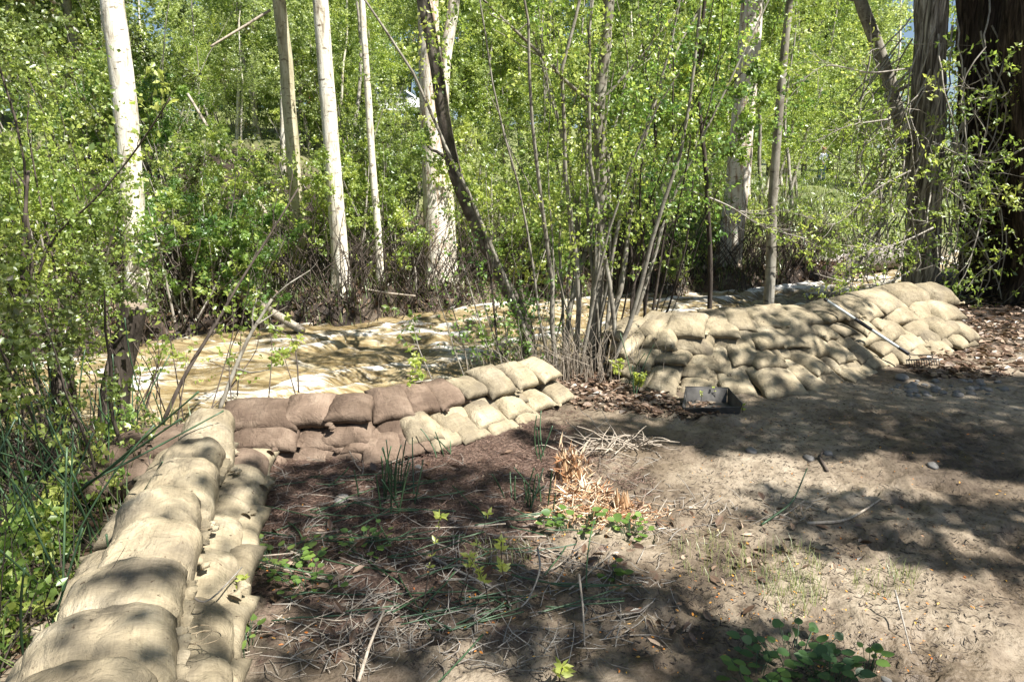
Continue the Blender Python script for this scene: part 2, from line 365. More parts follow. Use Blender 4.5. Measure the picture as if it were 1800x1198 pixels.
M['rubber'] = plain('tyre_rubber', (0.02, 0.02, 0.02), 0.8)
M['skin'] = plain('skin', (0.55, 0.34, 0.25), 0.6, 0, 0.08)
M['jacket'] = plain('pale_blue_shirt', (0.66, 0.70, 0.80), 0.9, 0, 0.2)
M['jeans'] = plain('blue_jeans', (0.25, 0.36, 0.56), 0.9, 0, 0.25)
M['cap'] = plain('red_cap', (0.55, 0.16, 0.15), 0.8, 0, 0.1)
M['string'] = plain('jute_string', (0.38, 0.30, 0.19), 0.9, 0, 0.2, 80)
M['post_red'] = plain('rust_red_paint', (0.30, 0.07, 0.05), 0.7, 0, 0.2)
M['root_red'] = plain('red_rootlet', (0.30, 0.085, 0.03), 0.8, 0, 0.4, 30)
M['cut_wood'] = plain('cut_wood', (0.20, 0.155, 0.11), 0.85, 0, 0.45, 30)

# ------------------------------------------------------------------ GROUND
def axis(breaks):
    out = [breaks[0][0]]
    for (a, b_, st) in breaks:
        n_ = max(1, int(round((b_ - a) / st))); out += list(np.linspace(a, b_, n_ + 1)[1:])
    return np.array(out)
gx = axis([(-160, -40, 6), (-40, -12, 1.0), (-12, -3.2, 0.12), (-3.2, 6.5, 0.025), (6.5, 14, 0.12), (14, 50, 1.0), (50, 160, 6)])
gy = axis([(-40, -4, 4), (-4, 1, 0.4), (1, 6.2, 0.025), (6.2, 14, 0.07), (14, 50, 0.6), (50, 260, 7)])
X, Y = np.meshgrid(gx, gy); Z = ground_z(X, Y)
# fine clods only where the mesh is fine
fine_m = sstep(-3.2, -2.8, X) * sstep(6.5, 6, X) * sstep(1, 1.2, Y) * sstep(7.5, 6, Y)
cl = np.maximum(fbm(X * 9, Y * 9, 3, 31), 0) ** 1.5
Z = Z + fine_m * (0.034 * cl + 0.008 * fbm(X * 22, Y * 22, 2, 37) - 0.02 * np.maximum(fbm(X * 3.5, Y * 3.5, 2, 53) - .15, 0)) * sstep(-0.35, 0.35, fbm(X * 0.9, Y * 0.9, 2, 41))
_fr = np.random.default_rng(44); FP = np.zeros_like(Z)
for _k in range(150):
    _c = P(_fr.uniform(700, 1800), _fr.uniform(720, 1198), 0); _a = _fr.uniform(0, 3.14); _s = _fr.uniform(.7, 1.1)
    _ix = np.searchsorted(gx, [_c[0] - .25, _c[0] + .25]); _iy = np.searchsorted(gy, [_c[1] - .25, _c[1] + .25]); _sl = (slice(_iy[0], _iy[1]), slice(_ix[0], _ix[1]))
    _dx = X[_sl] - _c[0]; _dy = Y[_sl] - _c[1]; _u = (_dx * math.cos(_a) + _dy * math.sin(_a)) / (.15 * _s); _v = (-_dx * math.sin(_a) + _dy * math.cos(_a)) / (.055 * _s)
    _r = np.sqrt(_u ** 2 + _v ** 2); FP[_sl] += -.014 * sstep(1.05, .8, _r) + .007 * np.exp(-((_r - 1.25) / .2) ** 2)
Z = Z + fine_m * FP
nx_, ny_ = len(gx), len(gy)
i = np.arange(ny_ - 1)[:, None] * nx_ + np.arange(nx_ - 1)[None, :]
Fq = np.stack([i, i + 1, i + nx_ + 1, i + nx_], -1).reshape(-1, 4)
mb = MB(); mb.add(np.stack([X, Y, Z], -1).reshape(-1, 3), Fq)
ground = mb.build('ground', M['ground']); setp(ground, 'brown muddy bank with a grassy far slope beyond the river', 'ground', kind='structure')
c1 = P(560, 860); c2 = P(720, 830); c3 = P(840, 790)
def blob(cx, cy, rx, ry): return np.exp(-((X - cx) / rx) ** 2 - ((Y - cy) / ry) ** 2)
lit = np.clip(blob(c1[0], c1[1], 0.8, 0.75) + blob(c2[0], c2[1], 0.8, 0.6) + blob(c3[0] + .15, c3[1] + .2, 0.55, 0.5) + 0.45 * blob(-0.7, 2.5, 0.6, 0.8) + 0.3 * blob(0.2, 2.6, 0.8, 0.8), 0, 1)
far = sstep(Yf(X) - 0.3, Yf(X) + 0.4, Y)
rgt = sstep(0.12, 0.24, X / np.maximum(Y, 4))
grass = far * np.clip(rgt * 0.9 * sstep(0.3, 2.5, Y - Yf(X)) + sstep(15, 21, Y), 0, 1)
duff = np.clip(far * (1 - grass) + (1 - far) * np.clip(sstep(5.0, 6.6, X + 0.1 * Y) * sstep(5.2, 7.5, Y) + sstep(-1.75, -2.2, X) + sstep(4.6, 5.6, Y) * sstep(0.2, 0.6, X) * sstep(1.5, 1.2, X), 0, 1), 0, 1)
for nm, arr in (('litter', lit), ('grass', grass), ('duff', duff)):
    a_ = ground.data.attributes.new(nm, 'FLOAT', 'POINT'); a_.data.foreach_set('value', arr.ravel())

# ------------------------------------------------------------------ WATER
wx = axis([(-30, -8, 0.3), (-8, 9, 0.035), (9, 40, 0.3)]); ws = np.linspace(0, 1, 190)
WX, WS = np.meshgrid(wx, ws); WY = (Yn(WX) - 0.15) * (1 - WS) + (Yf(WX) + 0.25) * WS
ang = math.radians(-32)
ux = WX * math.cos(ang) - WY * math.sin(ang); vx = WX * math.sin(ang) + WY * math.cos(ang)
u = WX * math.cos(math.radians(32)) + WY * math.sin(math.radians(32)); vv_ = -WX * math.sin(math.radians(32)) + WY * math.cos(math.radians(32))
wq = fbm(u * 0.5, vv_ * 0.9, 2, 60)
ridg = 1 - np.sqrt(fbm(u * 0.55 + wq * .7, vv_ * 1.3 + wq * .7, 2, 61) ** 2 + 0.02) * 1.6
ridg2 = 1 - np.sqrt(fbm(u * 0.95 + wq, vv_ * 2.9 + wq, 2, 71) ** 2 + 0.02) * 1.7
edge = sstep(0, 0.08, WS) * sstep(1, 0.93, WS)
amp = 0.5 + 0.5 * sstep(-3.6, -1.5, WX)
amp = amp * (1 + 0.5 * sstep(2.0, 4.5, WX))
WZ = WATER_Z + edge * amp * (0.085 * (ridg - 0.5) + 0.06 * (ridg2 - 0.5) + 0.008 * fbm(u * 4, vv_ * 12, 2, 81) + 0.06 * wq)
foam = np.clip(0.25 + 0.45 * (ridg - 0.7) + 0.50 * (ridg2 - 0.72) + 0.25 * fbm(u * 0.7, vv_ * 1.1, 3, 91) + 0.10 * (amp - 0.8), 0, 0.8) * (0.55 + 0.45 * sstep(0.05, 0.45, WS))
mb = MB(); n1 = len(wx); i = np.arange(len(ws) - 1)[:, None] * n1 + np.arange(n1 - 1)[None, :]
mb.add(np.stack([WX, WY, WZ], -1).reshape(-1, 3), np.stack([i, i + 1, i + n1 + 1, i + n1], -1).reshape(-1, 4))
water = mb.build('river_water', M['water']); setp(water, 'fast muddy brown river with white foaming crests', 'river', kind='structure')
a_ = water.data.attributes.new('foam', 'FLOAT', 'POINT'); a_.data.foreach_set('value', foam.ravel())

# ------------------------------------------------------------------ SANDBAGS
_rb = np.random.default_rng(5)
def bag_mesh(hl, hw, ht, seed, sag=0.0, nx=36, ny=24, ears=True, bend=0.0, plump=0.45, rnd=0.0, lum=1.0):
    """pillow: seam round the edge, pinched corners, wrinkles; half length, half width, half thickness"""
    rng = np.random.default_rng(seed)
    a = np.sin(np.linspace(-1, 1, nx) * np.pi / 2) * 0.6 + np.linspace(-1, 1, nx) * 0.4
    b = np.sin(np.linspace(-1, 1, ny) * np.pi / 2) * 0.6 + np.linspace(-1, 1, ny) * 0.4
    A, B = np.meshgrid(a, b)
    prof = (np.clip(1 - np.abs(A) ** 3.4, 0, 1) * np.clip(1 - np.abs(B) ** 2.6, 0, 1)) ** plump
    x = A * (1 - 0.07 * (1 - B ** 2)) ; y = B * (1 - 0.10 * (1 - A ** 2) + 0.02 * rng.normal())
    y = y * (1 - rnd * np.abs(A) ** 2.6); x = x * (1 - rnd * 0.3 * np.abs(B) ** 2.6)
    x = x + 0.03 * pn(A * 0 + 3.1, B * 2.2 + seed, 7) ; y = y + 0.05 * pn(A * 1.6 + seed, B * 0, 8)
    cor = (np.abs(A) * np.abs(B)) ** 4
    v = []; idx = np.full((2, ny, nx), -1)
    s1 = seed * 1.37
    out = []
    for side, sg in ((0, 1), (1, -1)):
        lump = 0.10 * pn(A * 1.5 + s1, B * 1.4 - s1 + side * 9, 11) + 0.045 * pn(A * 4 + s1, B * 3.2 + side * 5, 12)
        endw = np.abs(A) ** 5
        wr = 0.17 * endw * np.sin(B * rng.uniform(9, 13) + 2.5 * pn(A * 3, B * 2 + s1, 13)) + 0.07 * np.abs(B) ** 4 * np.sin(A * 17 + 3 * pn(A * 2, B * 3 + s1, 14))
        cre = -0.13 * np.exp(-((pn(A * 1.1 + s1 * 2, B * 1.3 + side, 15)) / 0.05) ** 2)
        h = prof * (1 + lump * lum) + prof * (wr + cre * lum) * 0.9
        if sg < 0: h = h * 0.85
        out.append(sg * h * ht)
    zs = 0.10 * ht * pn(A * 1.3 + s1, B * 1.1, 16)
    top = np.stack([x * hl, y * hw, out[0] + zs - sag * (A ** 2) * hl + bend * (np.abs(A) ** 2)], -1)
    bot = np.stack([x * hl, y * hw, out[1] + zs - sag * (A ** 2) * hl + bend * (np.abs(A) ** 2)], -1)
    mb = MB(); V = np.concatenate([top.reshape(-1, 3), bot.reshape(-1, 3)])
    i = np.arange(ny - 1)[:, None] * nx + np.arange(nx - 1)[None, :]
    ft = np.stack([i, i + 1, i + nx + 1, i + nx], -1).reshape(-1, 4); fb = ft[:, ::-1] + nx * ny
    # weld the rims
    mp = np.arange(2 * nx * ny)
    rim = np.zeros((ny, nx), bool); rim[0] = rim[-1] = True; rim[:, 0] = rim[:, -1] = True
    ri = np.nonzero(rim.ravel())[0]; mp[ri + nx * ny] = ri
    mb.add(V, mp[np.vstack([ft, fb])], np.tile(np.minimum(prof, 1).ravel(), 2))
    return mb
def hem_mesh(hl, hw, ht, seed, drop=0.0, rnd=0.0):
    """stitched hem: a frilled flap of cloth standing out from one end of the bag"""
    rng = np.random.default_rng(seed); n = 26; t = np.linspace(-1, 1, n)
    x0 = hl * (0.93 if not drop else .90); rows = []
    for k, (dx, dz) in enumerate(((-.015, .0), (.016, .004), (.034, -.004), (.034, -.010), (.014, -.006), (-.015, -.006))):
        fr = 0.008 * np.sin(t * rng.uniform(10, 14) + k * .3) * (k > 0) + 0.006 * pn(t * 4 + seed, t * 0 + k, 3)
        rows.append(np.stack([np.full(n, x0 + dx) + fr - 0.02 * hl * np.abs(t) ** 3, t * hw * 0.72, dz + fr * 1.2 - drop + 0 * t], -1))
    V = np.concatenate(rows); m_ = MB(); F_ = []
    for k in range(len(rows) - 1):
        for j in range(n - 1): F_.append((k * n + j, k * n + j + 1, (k + 1) * n + j + 1, (k + 1) * n + j))
    m_.add(V, F_); return m_
def ear_mesh(hl, hw, ht, sx, sy, seed):
    """gathered, string-tied corner of a bag"""
    rng = np.random.default_rng(seed)
    p0 = np.array((sx * hl * .90, sy * hw * .88, 0.0)); d = np.array((sx * .55, sy * .8, rng.uniform(-.1, .5))); d /= np.linalg.norm(d)
    L = rng.uniform(.045, .07); m_ = MB(); k = 9; s = np.linspace(0, 1, 7)
    R = np.array((.030, .022, .012, .009, .016, .024, .020)) * rng.uniform(.85, 1.15)
    b1 = np.cross(d, (0, 0, 1)); b1 /= np.linalg.norm(b1); b2 = np.cross(d, b1); an = np.arange(k) / k * 2 * np.pi
    V = []
    for si, r in zip(s, R):
        rr = r * (1 + .3 * np.sin(an * 4 + seed) * (si > .3))
        V.append(p0 + d * L * si + (np.cos(an) * rr)[:, None] * b1 + (np.sin(an) * rr * .6)[:, None] * b2)
    V = np.concatenate(V + [[p0 + d * L * 1.08]]); F_ = []
    for a_ in range(6):
        for j in range(k): F_.append((a_ * k + j, a_ * k + (j + 1) % k, (a_ + 1) * k + (j + 1) % k, (a_ + 1) * k + j))
    m_.add(V, F_); m_.tri = [[6 * k + j, 6 * k + (j + 1) % k, 7 * k] for j in range(k)]
    return m_
BAGN = [0]
def place_bag(center, T, U, dims, mname, label, group, tilt=0.0, hem=0, ears=(), sag=0.0, plump=0.45, rnd=0.0, lum=1.0):
    """center, long axis T, thickness axis U"""
    BAGN[0] += 1; seed = BAGN[0] * 7 + 3
    T = Vector(T).normalized(); U = Vector(U); U = (U - T * U.dot(T)).normalized(); W = U.cross(T)
    mb = bag_mesh(*dims, seed, sag=sag, plump=plump, rnd=rnd, lum=lum)
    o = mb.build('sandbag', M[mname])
    R = Matrix((T, W, U)).transposed().to_4x4()
    o.matrix_world = Matrix.Translation(Vector(center)) @ R @ Matrix.Rotation(tilt, 4, 'Y')
    setp(o, label, 'sandbag', group)
    for s in ([1] if hem == 1 else [-1] if hem == -1 else [1, -1] if hem == 2 else []):
        h = hem_mesh(dims[0], dims[1] * (1 - rnd), dims[2], seed + s, sag * dims[0] * .8); 
        if s < 0: h.v = [v * np.array((-1, 1, 1)) for v in h.v]
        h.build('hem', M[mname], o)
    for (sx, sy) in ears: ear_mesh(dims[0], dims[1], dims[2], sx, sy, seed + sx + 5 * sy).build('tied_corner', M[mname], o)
    return o
ORD = ['first', 'second', 'third', 'fourth', 'fifth', 'sixth', 'seventh', 'eighth', 'ninth', 'tenth', 'eleventh', 'twelfth', 'thirteenth', 'fourteenth', 'fifteenth', 'sixteenth', 'seventeenth', 'eighteenth', 'nineteenth', 'twentieth']

class Wall:
    def __init__(s, base, top, H): s.base = base; s.top = top; s.H = H
    def pts(s, px):
        yb = np.interp(px, [p[0] for p in s.base], [p[1] for p in s.base]); yt = np.interp(px, [p[0] for p in s.top], [p[1] for p in s.top])
        H = np.interp(px, [h[0] for h in s.H], [h[1] for h in s.H])
        return P(px, yb, 0.0), P(px, yt, H)
    def hit(s, px, py):
        b, t = s.pts(px); lo, hi = 0.0, 1.2
        for _ in range(30):
            m = (lo + hi) / 2; q = b + (t - b) * m
            dy = ray(px, py); zz = CAM_H + dy[2] / dy[1] * q[1]
            if zz > q[2]: lo = m
            else: hi = m
        return b + (t - b) * lo
    def tang(s, px):
        a, _ = s.pts(px - 25); b, _ = s.pts(px + 25); d = b - a; d[2] = 0; return d / np.linalg.norm(d)
def wall_bag(wl, px, py, w_, h_, mname, label, group, depth=0.15, rot=0.0, hs=1.02, **k):
    c = wl.hit(px, py); T = wl.tang(px); dist = np.linalg.norm(c - np.array((0, 0, CAM_H)))
    xc = (px - 900) / F_PX; fs = max(0.45, abs(T[0] - xc * T[1]))
    fi = abs(-T[1] - xc * T[0]); hl = max(.13, (w_ / 2 * dist / F_PX * 1.10 - depth * fi * (.95 if depth < .16 else .45)) / fs); ht = max(0.045, h_ / 2 * dist / F_PX * hs)
    hl = min(hl, 0.36)
    inn = np.array((-T[1], T[0], 0.0));
    if inn[1] < 0: inn = -inn
    c = c + inn * (depth * (0.72 + 0.16 * rng_b.normal())); rd = ray(px, py); c = np.array((rd[0] / rd[1] * c[1], c[1], max(ht * .7, CAM_H + rd[2] / rd[1] * c[1])))
    T3 = T + np.array((0, 0, rot * .7)) + inn * rng_b.normal(0, 0.05)
    U = np.array((0, 0, 1.0)) + inn * (-0.35 + rng_b.normal(0, .1)) + T * rng_b.normal(0, 0.10)
    k.setdefault('plump', 0.56); k.setdefault('lum', 0.55)
    return place_bag(c, T3, U, (hl, depth * 1.12, ht), mname, label, group, **k)
rng_b = np.random.default_rng(99)

# --- long right wall
RW = Wall([(1060, 655), (1150, 683), (1230, 692), (1300, 697), (1400, 690), (1440, 678), (1500, 657), (1560, 638), (1600, 628), (1650, 620), (1700, 603)],
          [(1060, 590), (1100, 568), (1150, 560), (1250, 554), (1350, 552), (1420, 542), (1500, 530), (1560, 517), (1600, 508), (1650, 520), (1700, 575)],
          [(1060, .42), (1200, .5), (1600, .52), (1650, .45), (1700, .2)])
right = {
 'topmost course': [(1103, 577, 58, 28), (1147, 571, 52, 26), (1205, 572, 74, 32), (1258, 563, 60, 22), (1296, 561, 52, 22), (1335, 558, 50, 20), (1366, 557, 48, 20), (1403, 554, 62, 22), (1438, 551, 56, 24), (1466, 545, 48, 26), (1506, 540, 54, 26), (1545, 530, 68, 28), (1592, 519, 70, 30), (1637, 521, 58, 36)],
 'second course down': [(1112, 598, 54, 28), (1168, 594, 62, 44), (1220, 600, 74, 36), (1268, 577, 62, 24), (1322, 574, 74, 26), (1388, 573, 70, 30), (1431, 577, 46, 22), (1461, 574, 40, 20), (1497, 566, 40, 22), (1522, 562, 40, 20), (1560, 549, 66, 28), (1606, 543, 60, 28), (1647, 548, 52, 28)],
 'third course down': [(1110, 622, 56, 26), (1143, 622, 40, 24), (1286, 597, 82, 36), (1341, 592, 72, 28), (1378, 588, 40, 16), (1412, 603, 66, 38), (1462, 594, 50, 26), (1503, 587, 60, 30), (1546, 577, 60, 30), (1596, 570, 66, 30), (1645, 573, 60, 28), (1680, 580, 46, 26)],
 'middle course': [(1187, 625, 66, 24), (1247, 627, 70, 32), (1301, 620, 62, 30), (1338, 610, 34, 18), (1366, 610, 42, 20), (1394, 622, 54, 26), (1456, 615, 52, 28), (1492, 612, 50, 22), (1530, 604, 56, 26), (1576, 595, 58, 26), (1625, 593, 58, 24), (1668, 596, 52, 24)],
 'third course up': [(1120, 645, 50, 26), (1172, 641, 40, 18), (1225, 641, 50, 18), (1296, 640, 44, 16), (1337, 632, 66, 30), (1384, 645, 42, 26), (1412, 640, 46, 34), (1448, 634, 46, 22), (1478, 633, 42, 22), (1508, 628, 46, 22), (1542, 622, 46, 24), (1588, 612, 54, 24), (1633, 608, 52, 20)],
 'second course up': [(1132, 662, 40, 22), (1171, 654, 62, 28), (1230, 655, 66, 28), (1290, 660, 66, 32), (1352, 658, 78, 30), (1427, 650, 60, 28), (1470, 647, 40, 20), (1503, 642, 40, 20), (1536, 637, 40, 18), (1574, 627, 50, 22)],
 'bottom course': [(1130, 678, 40, 20), (1168, 675, 54, 26), (1226, 673, 60, 20), (1290, 684, 66, 24), (1364, 682, 88, 32), (1412, 670, 52, 26), (1445, 667, 38, 20), (1472, 658, 36, 18), (1503, 650, 34, 16)],
}
for cname, L in right.items():
    for k, (px, py, w_, h_) in enumerate(L):
        r_ = ((k * 37 + len(L) * 11) % 7 - 3) * 0.025
        wall_bag(RW, px, py, w_, h_, 'tan', f'tan burlap sandbag, {ORD[k]} from left, {cname}, right wall', 'sandbags of the long right wall',
                 depth=0.20, rot=r_, hem=(1 if k % 5 == 2 else 0), ears=([(1, -1)] if k % 4 == 1 else []))
# --- middle wall
MW = Wall([(380, 815), (440, 810), (520, 808), (600, 806), (680, 805), (740, 793), (800, 772), (860, 753), (920, 732), (1000, 697)],
          [(380, 712), (440, 700), (520, 692), (600, 690), (680, 680), (740, 671), (800, 662), (860, 648), (920, 630), (1000, 655)],
          [(380, .36), (600, .34), (800, .31), (920, .33), (960, .30), (1000, .12)])
mid_rows = {
 'top row': ([(458, 725, 150, 52), (545, 717, 100, 56), (617, 713, 88, 48), (685, 704, 80, 44), (733, 696, 66, 46), (776, 687, 66, 40), (821, 676, 66, 34), (864, 665, 58, 42), (908, 655, 62, 40), (945, 645, 48, 34)], 6),
 'middle row': ([(470, 757, 130, 46), (557, 762, 62, 48), (612, 755, 106, 58), (690, 746, 56, 40), (735, 740, 60, 30), (782, 712, 56, 22), (835, 699, 62, 20), (885, 690, 60, 22)], 4),
 'front row': ([(500, 785, 96, 38), (560, 790, 66, 30), (645, 780, 64, 40), (733, 756, 80, 62), (788, 741, 68, 46), (842, 727, 60, 50), (887, 712, 68, 50), (930, 698, 64, 42), (970, 682, 58, 34)], 3),
 'bottom row': ([(480, 802, 80, 22), (545, 803, 80, 22), (610, 800, 76, 26), (672, 797, 62, 24), (722, 786, 62, 30), (768, 772, 54, 30), (815, 762, 52, 22), (868, 745, 56, 24), (912, 730, 50, 20)], 5)}
for rn, (L, nb) in mid_rows.items():
    for k, (px, py, w_, h_) in enumerate(L):
        py = py + 5
        c_ = 'brown' if k < nb else 'tan'
        wall_bag(MW, px, py, w_, h_, c_, f'{c_} burlap sandbag, {ORD[k]} from the left in the {rn} of the middle wall', 'sandbags of the middle wall',
                 depth=0.15, hs=0.87, rot=(0.04 if k % 2 else -0.03), hem=(1 if k % 3 == 0 else 0), ears=([(1, -1)] if k % 3 == 1 else []))
# --- near left wall: overlapping top row, each bag lying on the next one further away
top_row = [(160, 1240, 228), (190, 1135, 228), (240, 1042, 190), (266, 962, 152), (294, 902, 140), (320, 846, 120), (344, 803, 106), (362, 769, 97), (374, 743, 90)]
zt = [0.37, 0.365, 0.36, 0.355, 0.35, 0.34, 0.33, 0.32, 0.31]
cs = [P(a, b, z_) for (a, b, _), z_ in zip(top_row, zt)]
for k, ((px, py, w_), z_) in enumerate(zip(top_row, zt)):
    c = P(px, py, z_); t = np.linalg.norm(c - np.array((0, 0, CAM_H)))
    nb_ = cs[min(k + 1, len(cs) - 1)] - cs[max(k - 1, 0)]; nb_[2] = 0; nb_ /= np.linalg.norm(nb_)
    pitch = np.linalg.norm((cs[min(k + 1, len(cs) - 1)] - cs[max(k - 1, 0)])[:2]) / (2 if 0 < k < len(cs) - 1 else 1)
    fwd = Vector((nb_[0], nb_[1], 0.24)); sidew = Vector((nb_[1] + .0, -nb_[0] + .10 * ((k * 2) % 3 - 1), 0.03 * ((k % 3) - 1)))
    U = sidew.cross(fwd); U = U if U.z > 0 else -U
    wr_ = w_ / 2 * t / F_PX * 0.93
    place_bag(c - np.array((nb_[0], nb_[1], 0)) * 0.03 - np.array((0.035 * (w_ / 200) + .015 * (-1) ** k, 0, .055)), sidew, U, (wr_, pitch * 0.5 + 0.095, 0.098), 'tan',
              f'tan burlap sandbag, {ORD[k]} from the near end in the top row of the left wall', 'sandbags of the near left wall', hem=(1 if k in (1, 2, 4, 6) else 0), ears=[(1, -1)] if k % 3 else [], sag=0.11, plump=0.42, rnd=0.34)
low = [(330, 1220, 130, .19), (342, 1110, 118, .19), (358, 1010, 108, .19), (374, 935, 95, .185), (390, 892, 90, .18), (412, 866, 80, .17), (424, 836, 78, .17), (432, 806, 78, .17)]
for k, (px, py, w_, z_) in enumerate(low):
    c = P(px, py, z_); t = np.linalg.norm(c - np.array((0, 0, CAM_H)))
    a1 = P(*low[min(k + 1, 7)][:2], .18); a0 = P(*low[max(k - 1, 0)][:2], .18); nb_ = a1 - a0; nb_[2] = 0; pl = np.linalg.norm(nb_) / (2 if 0 < k < 7 else 1); nb_ /= np.linalg.norm(nb_)
    sidew = Vector((nb_[1], -nb_[0], -0.10)); fwd = Vector((nb_[0], nb_[1], 0.10)); U = sidew.cross(fwd); U = U if U.z > 0 else -U
    c_ = 'brown' if k == 7 else 'tan'
    place_bag(c - np.array((0.05, 0, .05)), sidew, U, (w_ / 2 * t / F_PX + 0.045, pl * 0.5 + 0.08, 0.07), c_,
              f'{c_} burlap sandbag, {ORD[k]} from near end, lower right row, left wall', 'sandbags of the near left wall', ears=[(1, 1)] if k % 2 else [], plump=0.5, rnd=0.35, sag=.15)
for k in range(7):   # hidden body of the wall: bottom course under both rows and outer course
    t_ = k / 6
    c = np.array((-1.0, 1.35, 0.07)) * (1 - t_) + np.array((-1.62, 3.55, 0.07)) * t_
    place_bag(c, (1, 0.2, 0), (0, 0, 1), (0.29, 0.22, 0.085), 'tan', f'tan burlap sandbag, {ORD[k]} from the near end in the ground course of the left wall', 'sandbags of the near left wall', plump=0.5)
for k, (a, b_, z_) in enumerate([(105, 1130, .2), (185, 990, .2), (235, 905, .19), (275, 845, .19), (305, 800, .19)]):
    c = P(a, b_, z_) + np.array((0.10, 0.0, -0.03))
    place_bag(c, (1, 0.25, 0.1), (0, 0, 1), (0.22, 0.17, 0.08), 'tan', f'tan burlap sandbag, {ORD[k]} from near end, river side of the left wall', 'sandbags of the near left wall', ears=[(-1, 1)])
for k, (a, b_, z_, s_) in enumerate([(288, 782, .16, .30), (212, 842, .08, .24)]):
    place_bag(P(a, b_, z_), (1, 0.3, 0), (0, 0, 1), (s_, 0.2, 0.09), 'brown', ['brown sandbag sticking out behind the far end of the left wall', 'brown sandbag low in the undergrowth behind the left wall'][k], 'brown sandbags behind the left wall')
# strings on the near bags
for k, (a, b_, z_, lab) in enumerate([(345, 1120, .27, 'coiled pale jute string lying on the nearest low sandbags'), (345, 925, .27, 'loose jute string loop on the low sandbags further along')]):
    q = P(a, b_, z_); mb = MB(); th = np.linspace(0, 5.2 * np.pi, 60); rr = 0.035 + 0.012 * np.sin(th * 0.7)
    pts = np.stack([q[0] + rr * 1.2 * np.cos(th) + 0.03 * th / 16, q[1] + rr * np.sin(th), q[2] + 0.006 + 0.006 * np.sin(th * 1.3)], -1)
    mb.tube(pts, 0.0016, 4, cap=False); setp(mb.build('string', M['string']), lab, 'string')

# ------------------------------------------------------------------ PLANT GROWTH
class Plant:
    def __init__(s, seed): s.r = np.random.default_rng(seed); s.w = MB(); s.lp = []; s.ld = []; s.trunks = []
    def branch(s, p, d, L, rad, lv, maxlv, up=0.25, wob=0.25, kids=6, spread=0.9, leafn=10, leaf_from=0.25, sides=None, start_kids=0.3, shrink=0.5, seg=None):
        r = s.r; n = seg or max(4, int(5 + 3 * (maxlv - lv))); pts = [np.array(p, float)]; d = np.array(d, float); d /= np.linalg.norm(d); ds = [d]
        for i_ in range(n - 1):
            d = d + r.normal(0, wob, 3) * 0.5 + np.array((0, 0, up * 0.3)); d /= np.linalg.norm(d); pts.append(pts[-1] + d * L / (n - 1)); ds.append(d)
        pts = np.array(pts); rr = rad * np.linspace(1, 0.3 if lv < maxlv else 0.35, n)
        s.w.tube(pts, rr, sides or (7 if lv == 0 else 4 if lv == 1 else 3), cap=False)
        s.kids(pts, rr, L, lv, maxlv, up, wob, kids, spread, leafn, leaf_from, start_kids, shrink)
        return pts
    def kids(s, pts, rr, L, lv, maxlv, up, wob, kids, spread, leafn, leaf_from, start_kids, shrink):
        r = s.r; n = len(pts)
        if lv < maxlv:
            for k in range(kids if lv == 0 else max(2, kids - 2 * lv)):
                t = r.uniform(start_kids, 1.0); i_ = min(int(t * (n - 1)), n - 2); f = t * (n - 1) - i_
                q = pts[i_] * (1 - f) + pts[i_ + 1] * f; dd = pts[i_ + 1] - pts[i_]; dd = dd / (np.linalg.norm(dd) + 1e-9)
                sd = r.normal(size=3); sd -= dd * sd.dot(dd); sd /= np.linalg.norm(sd)
                nd = dd * (1 - spread * 0.5) + sd * spread
                s.branch(q, nd, L * shrink * r.uniform(0.6, 1.1) * (1.15 - 0.5 * t), max(0.002, np.interp(t, [0, 1], [rr[0], rr[-1]]) * 0.5), lv + 1, maxlv, up, wob, kids, spread, leafn, leaf_from, 0.2, shrink)
        if lv >= maxlv - 1 and leafn > 0:
            m = leafn if lv == maxlv else leafn // 2
            t = r.uniform(leaf_from, 1.0, m) * (n - 1); i_ = np.minimum(t.astype(int), n - 2); f = (t - i_)[:, None]
            s.lp.append(pts[i_] * (1 - f) + pts[i_ + 1] * f + r.normal(0, 0.012, (m, 3)))
    def leaf_mesh(s, size, ratio=0.6, tint=None, droop=0.2):
        mb = MB()
        if s.lp:
            lp = np.vstack(s.lp); 
            tt = None
            if tint is None:      # clump-wise colour variation
                tt = 0.5 + 0.62 * pn(lp[:, 0] * 1.7 + 5, lp[:, 2] * 1.7 + lp[:, 1], 3)
            leaves(mb, lp, size, s.r, ratio, droop, tint=tt if tint is None else tint)
        return mb
def path_of(pxs, y0, y1=None):
    """trunk path from photo pixels, at distance y0 (drifting to y1)"""
    n = len(pxs); y1 = y1 or y0
    return np.array([D(px, py, y0 + (y1 - y0) * k / (n - 1)) for k, (px, py) in enumerate(pxs)])
def smooth_path(pts, n=24):
    pts = np.asarray(pts); t = np.linspace(0, 1, len(pts)); tt = np.linspace(0, 1, n)
    lin = np.stack([np.interp(tt, t, pts[:, k]) for k in range(3)], -1)
    for _ in range(3): lin[1:-1] = (lin[:-2] + 2 * lin[1:-1] + lin[2:]) / 4
    return lin
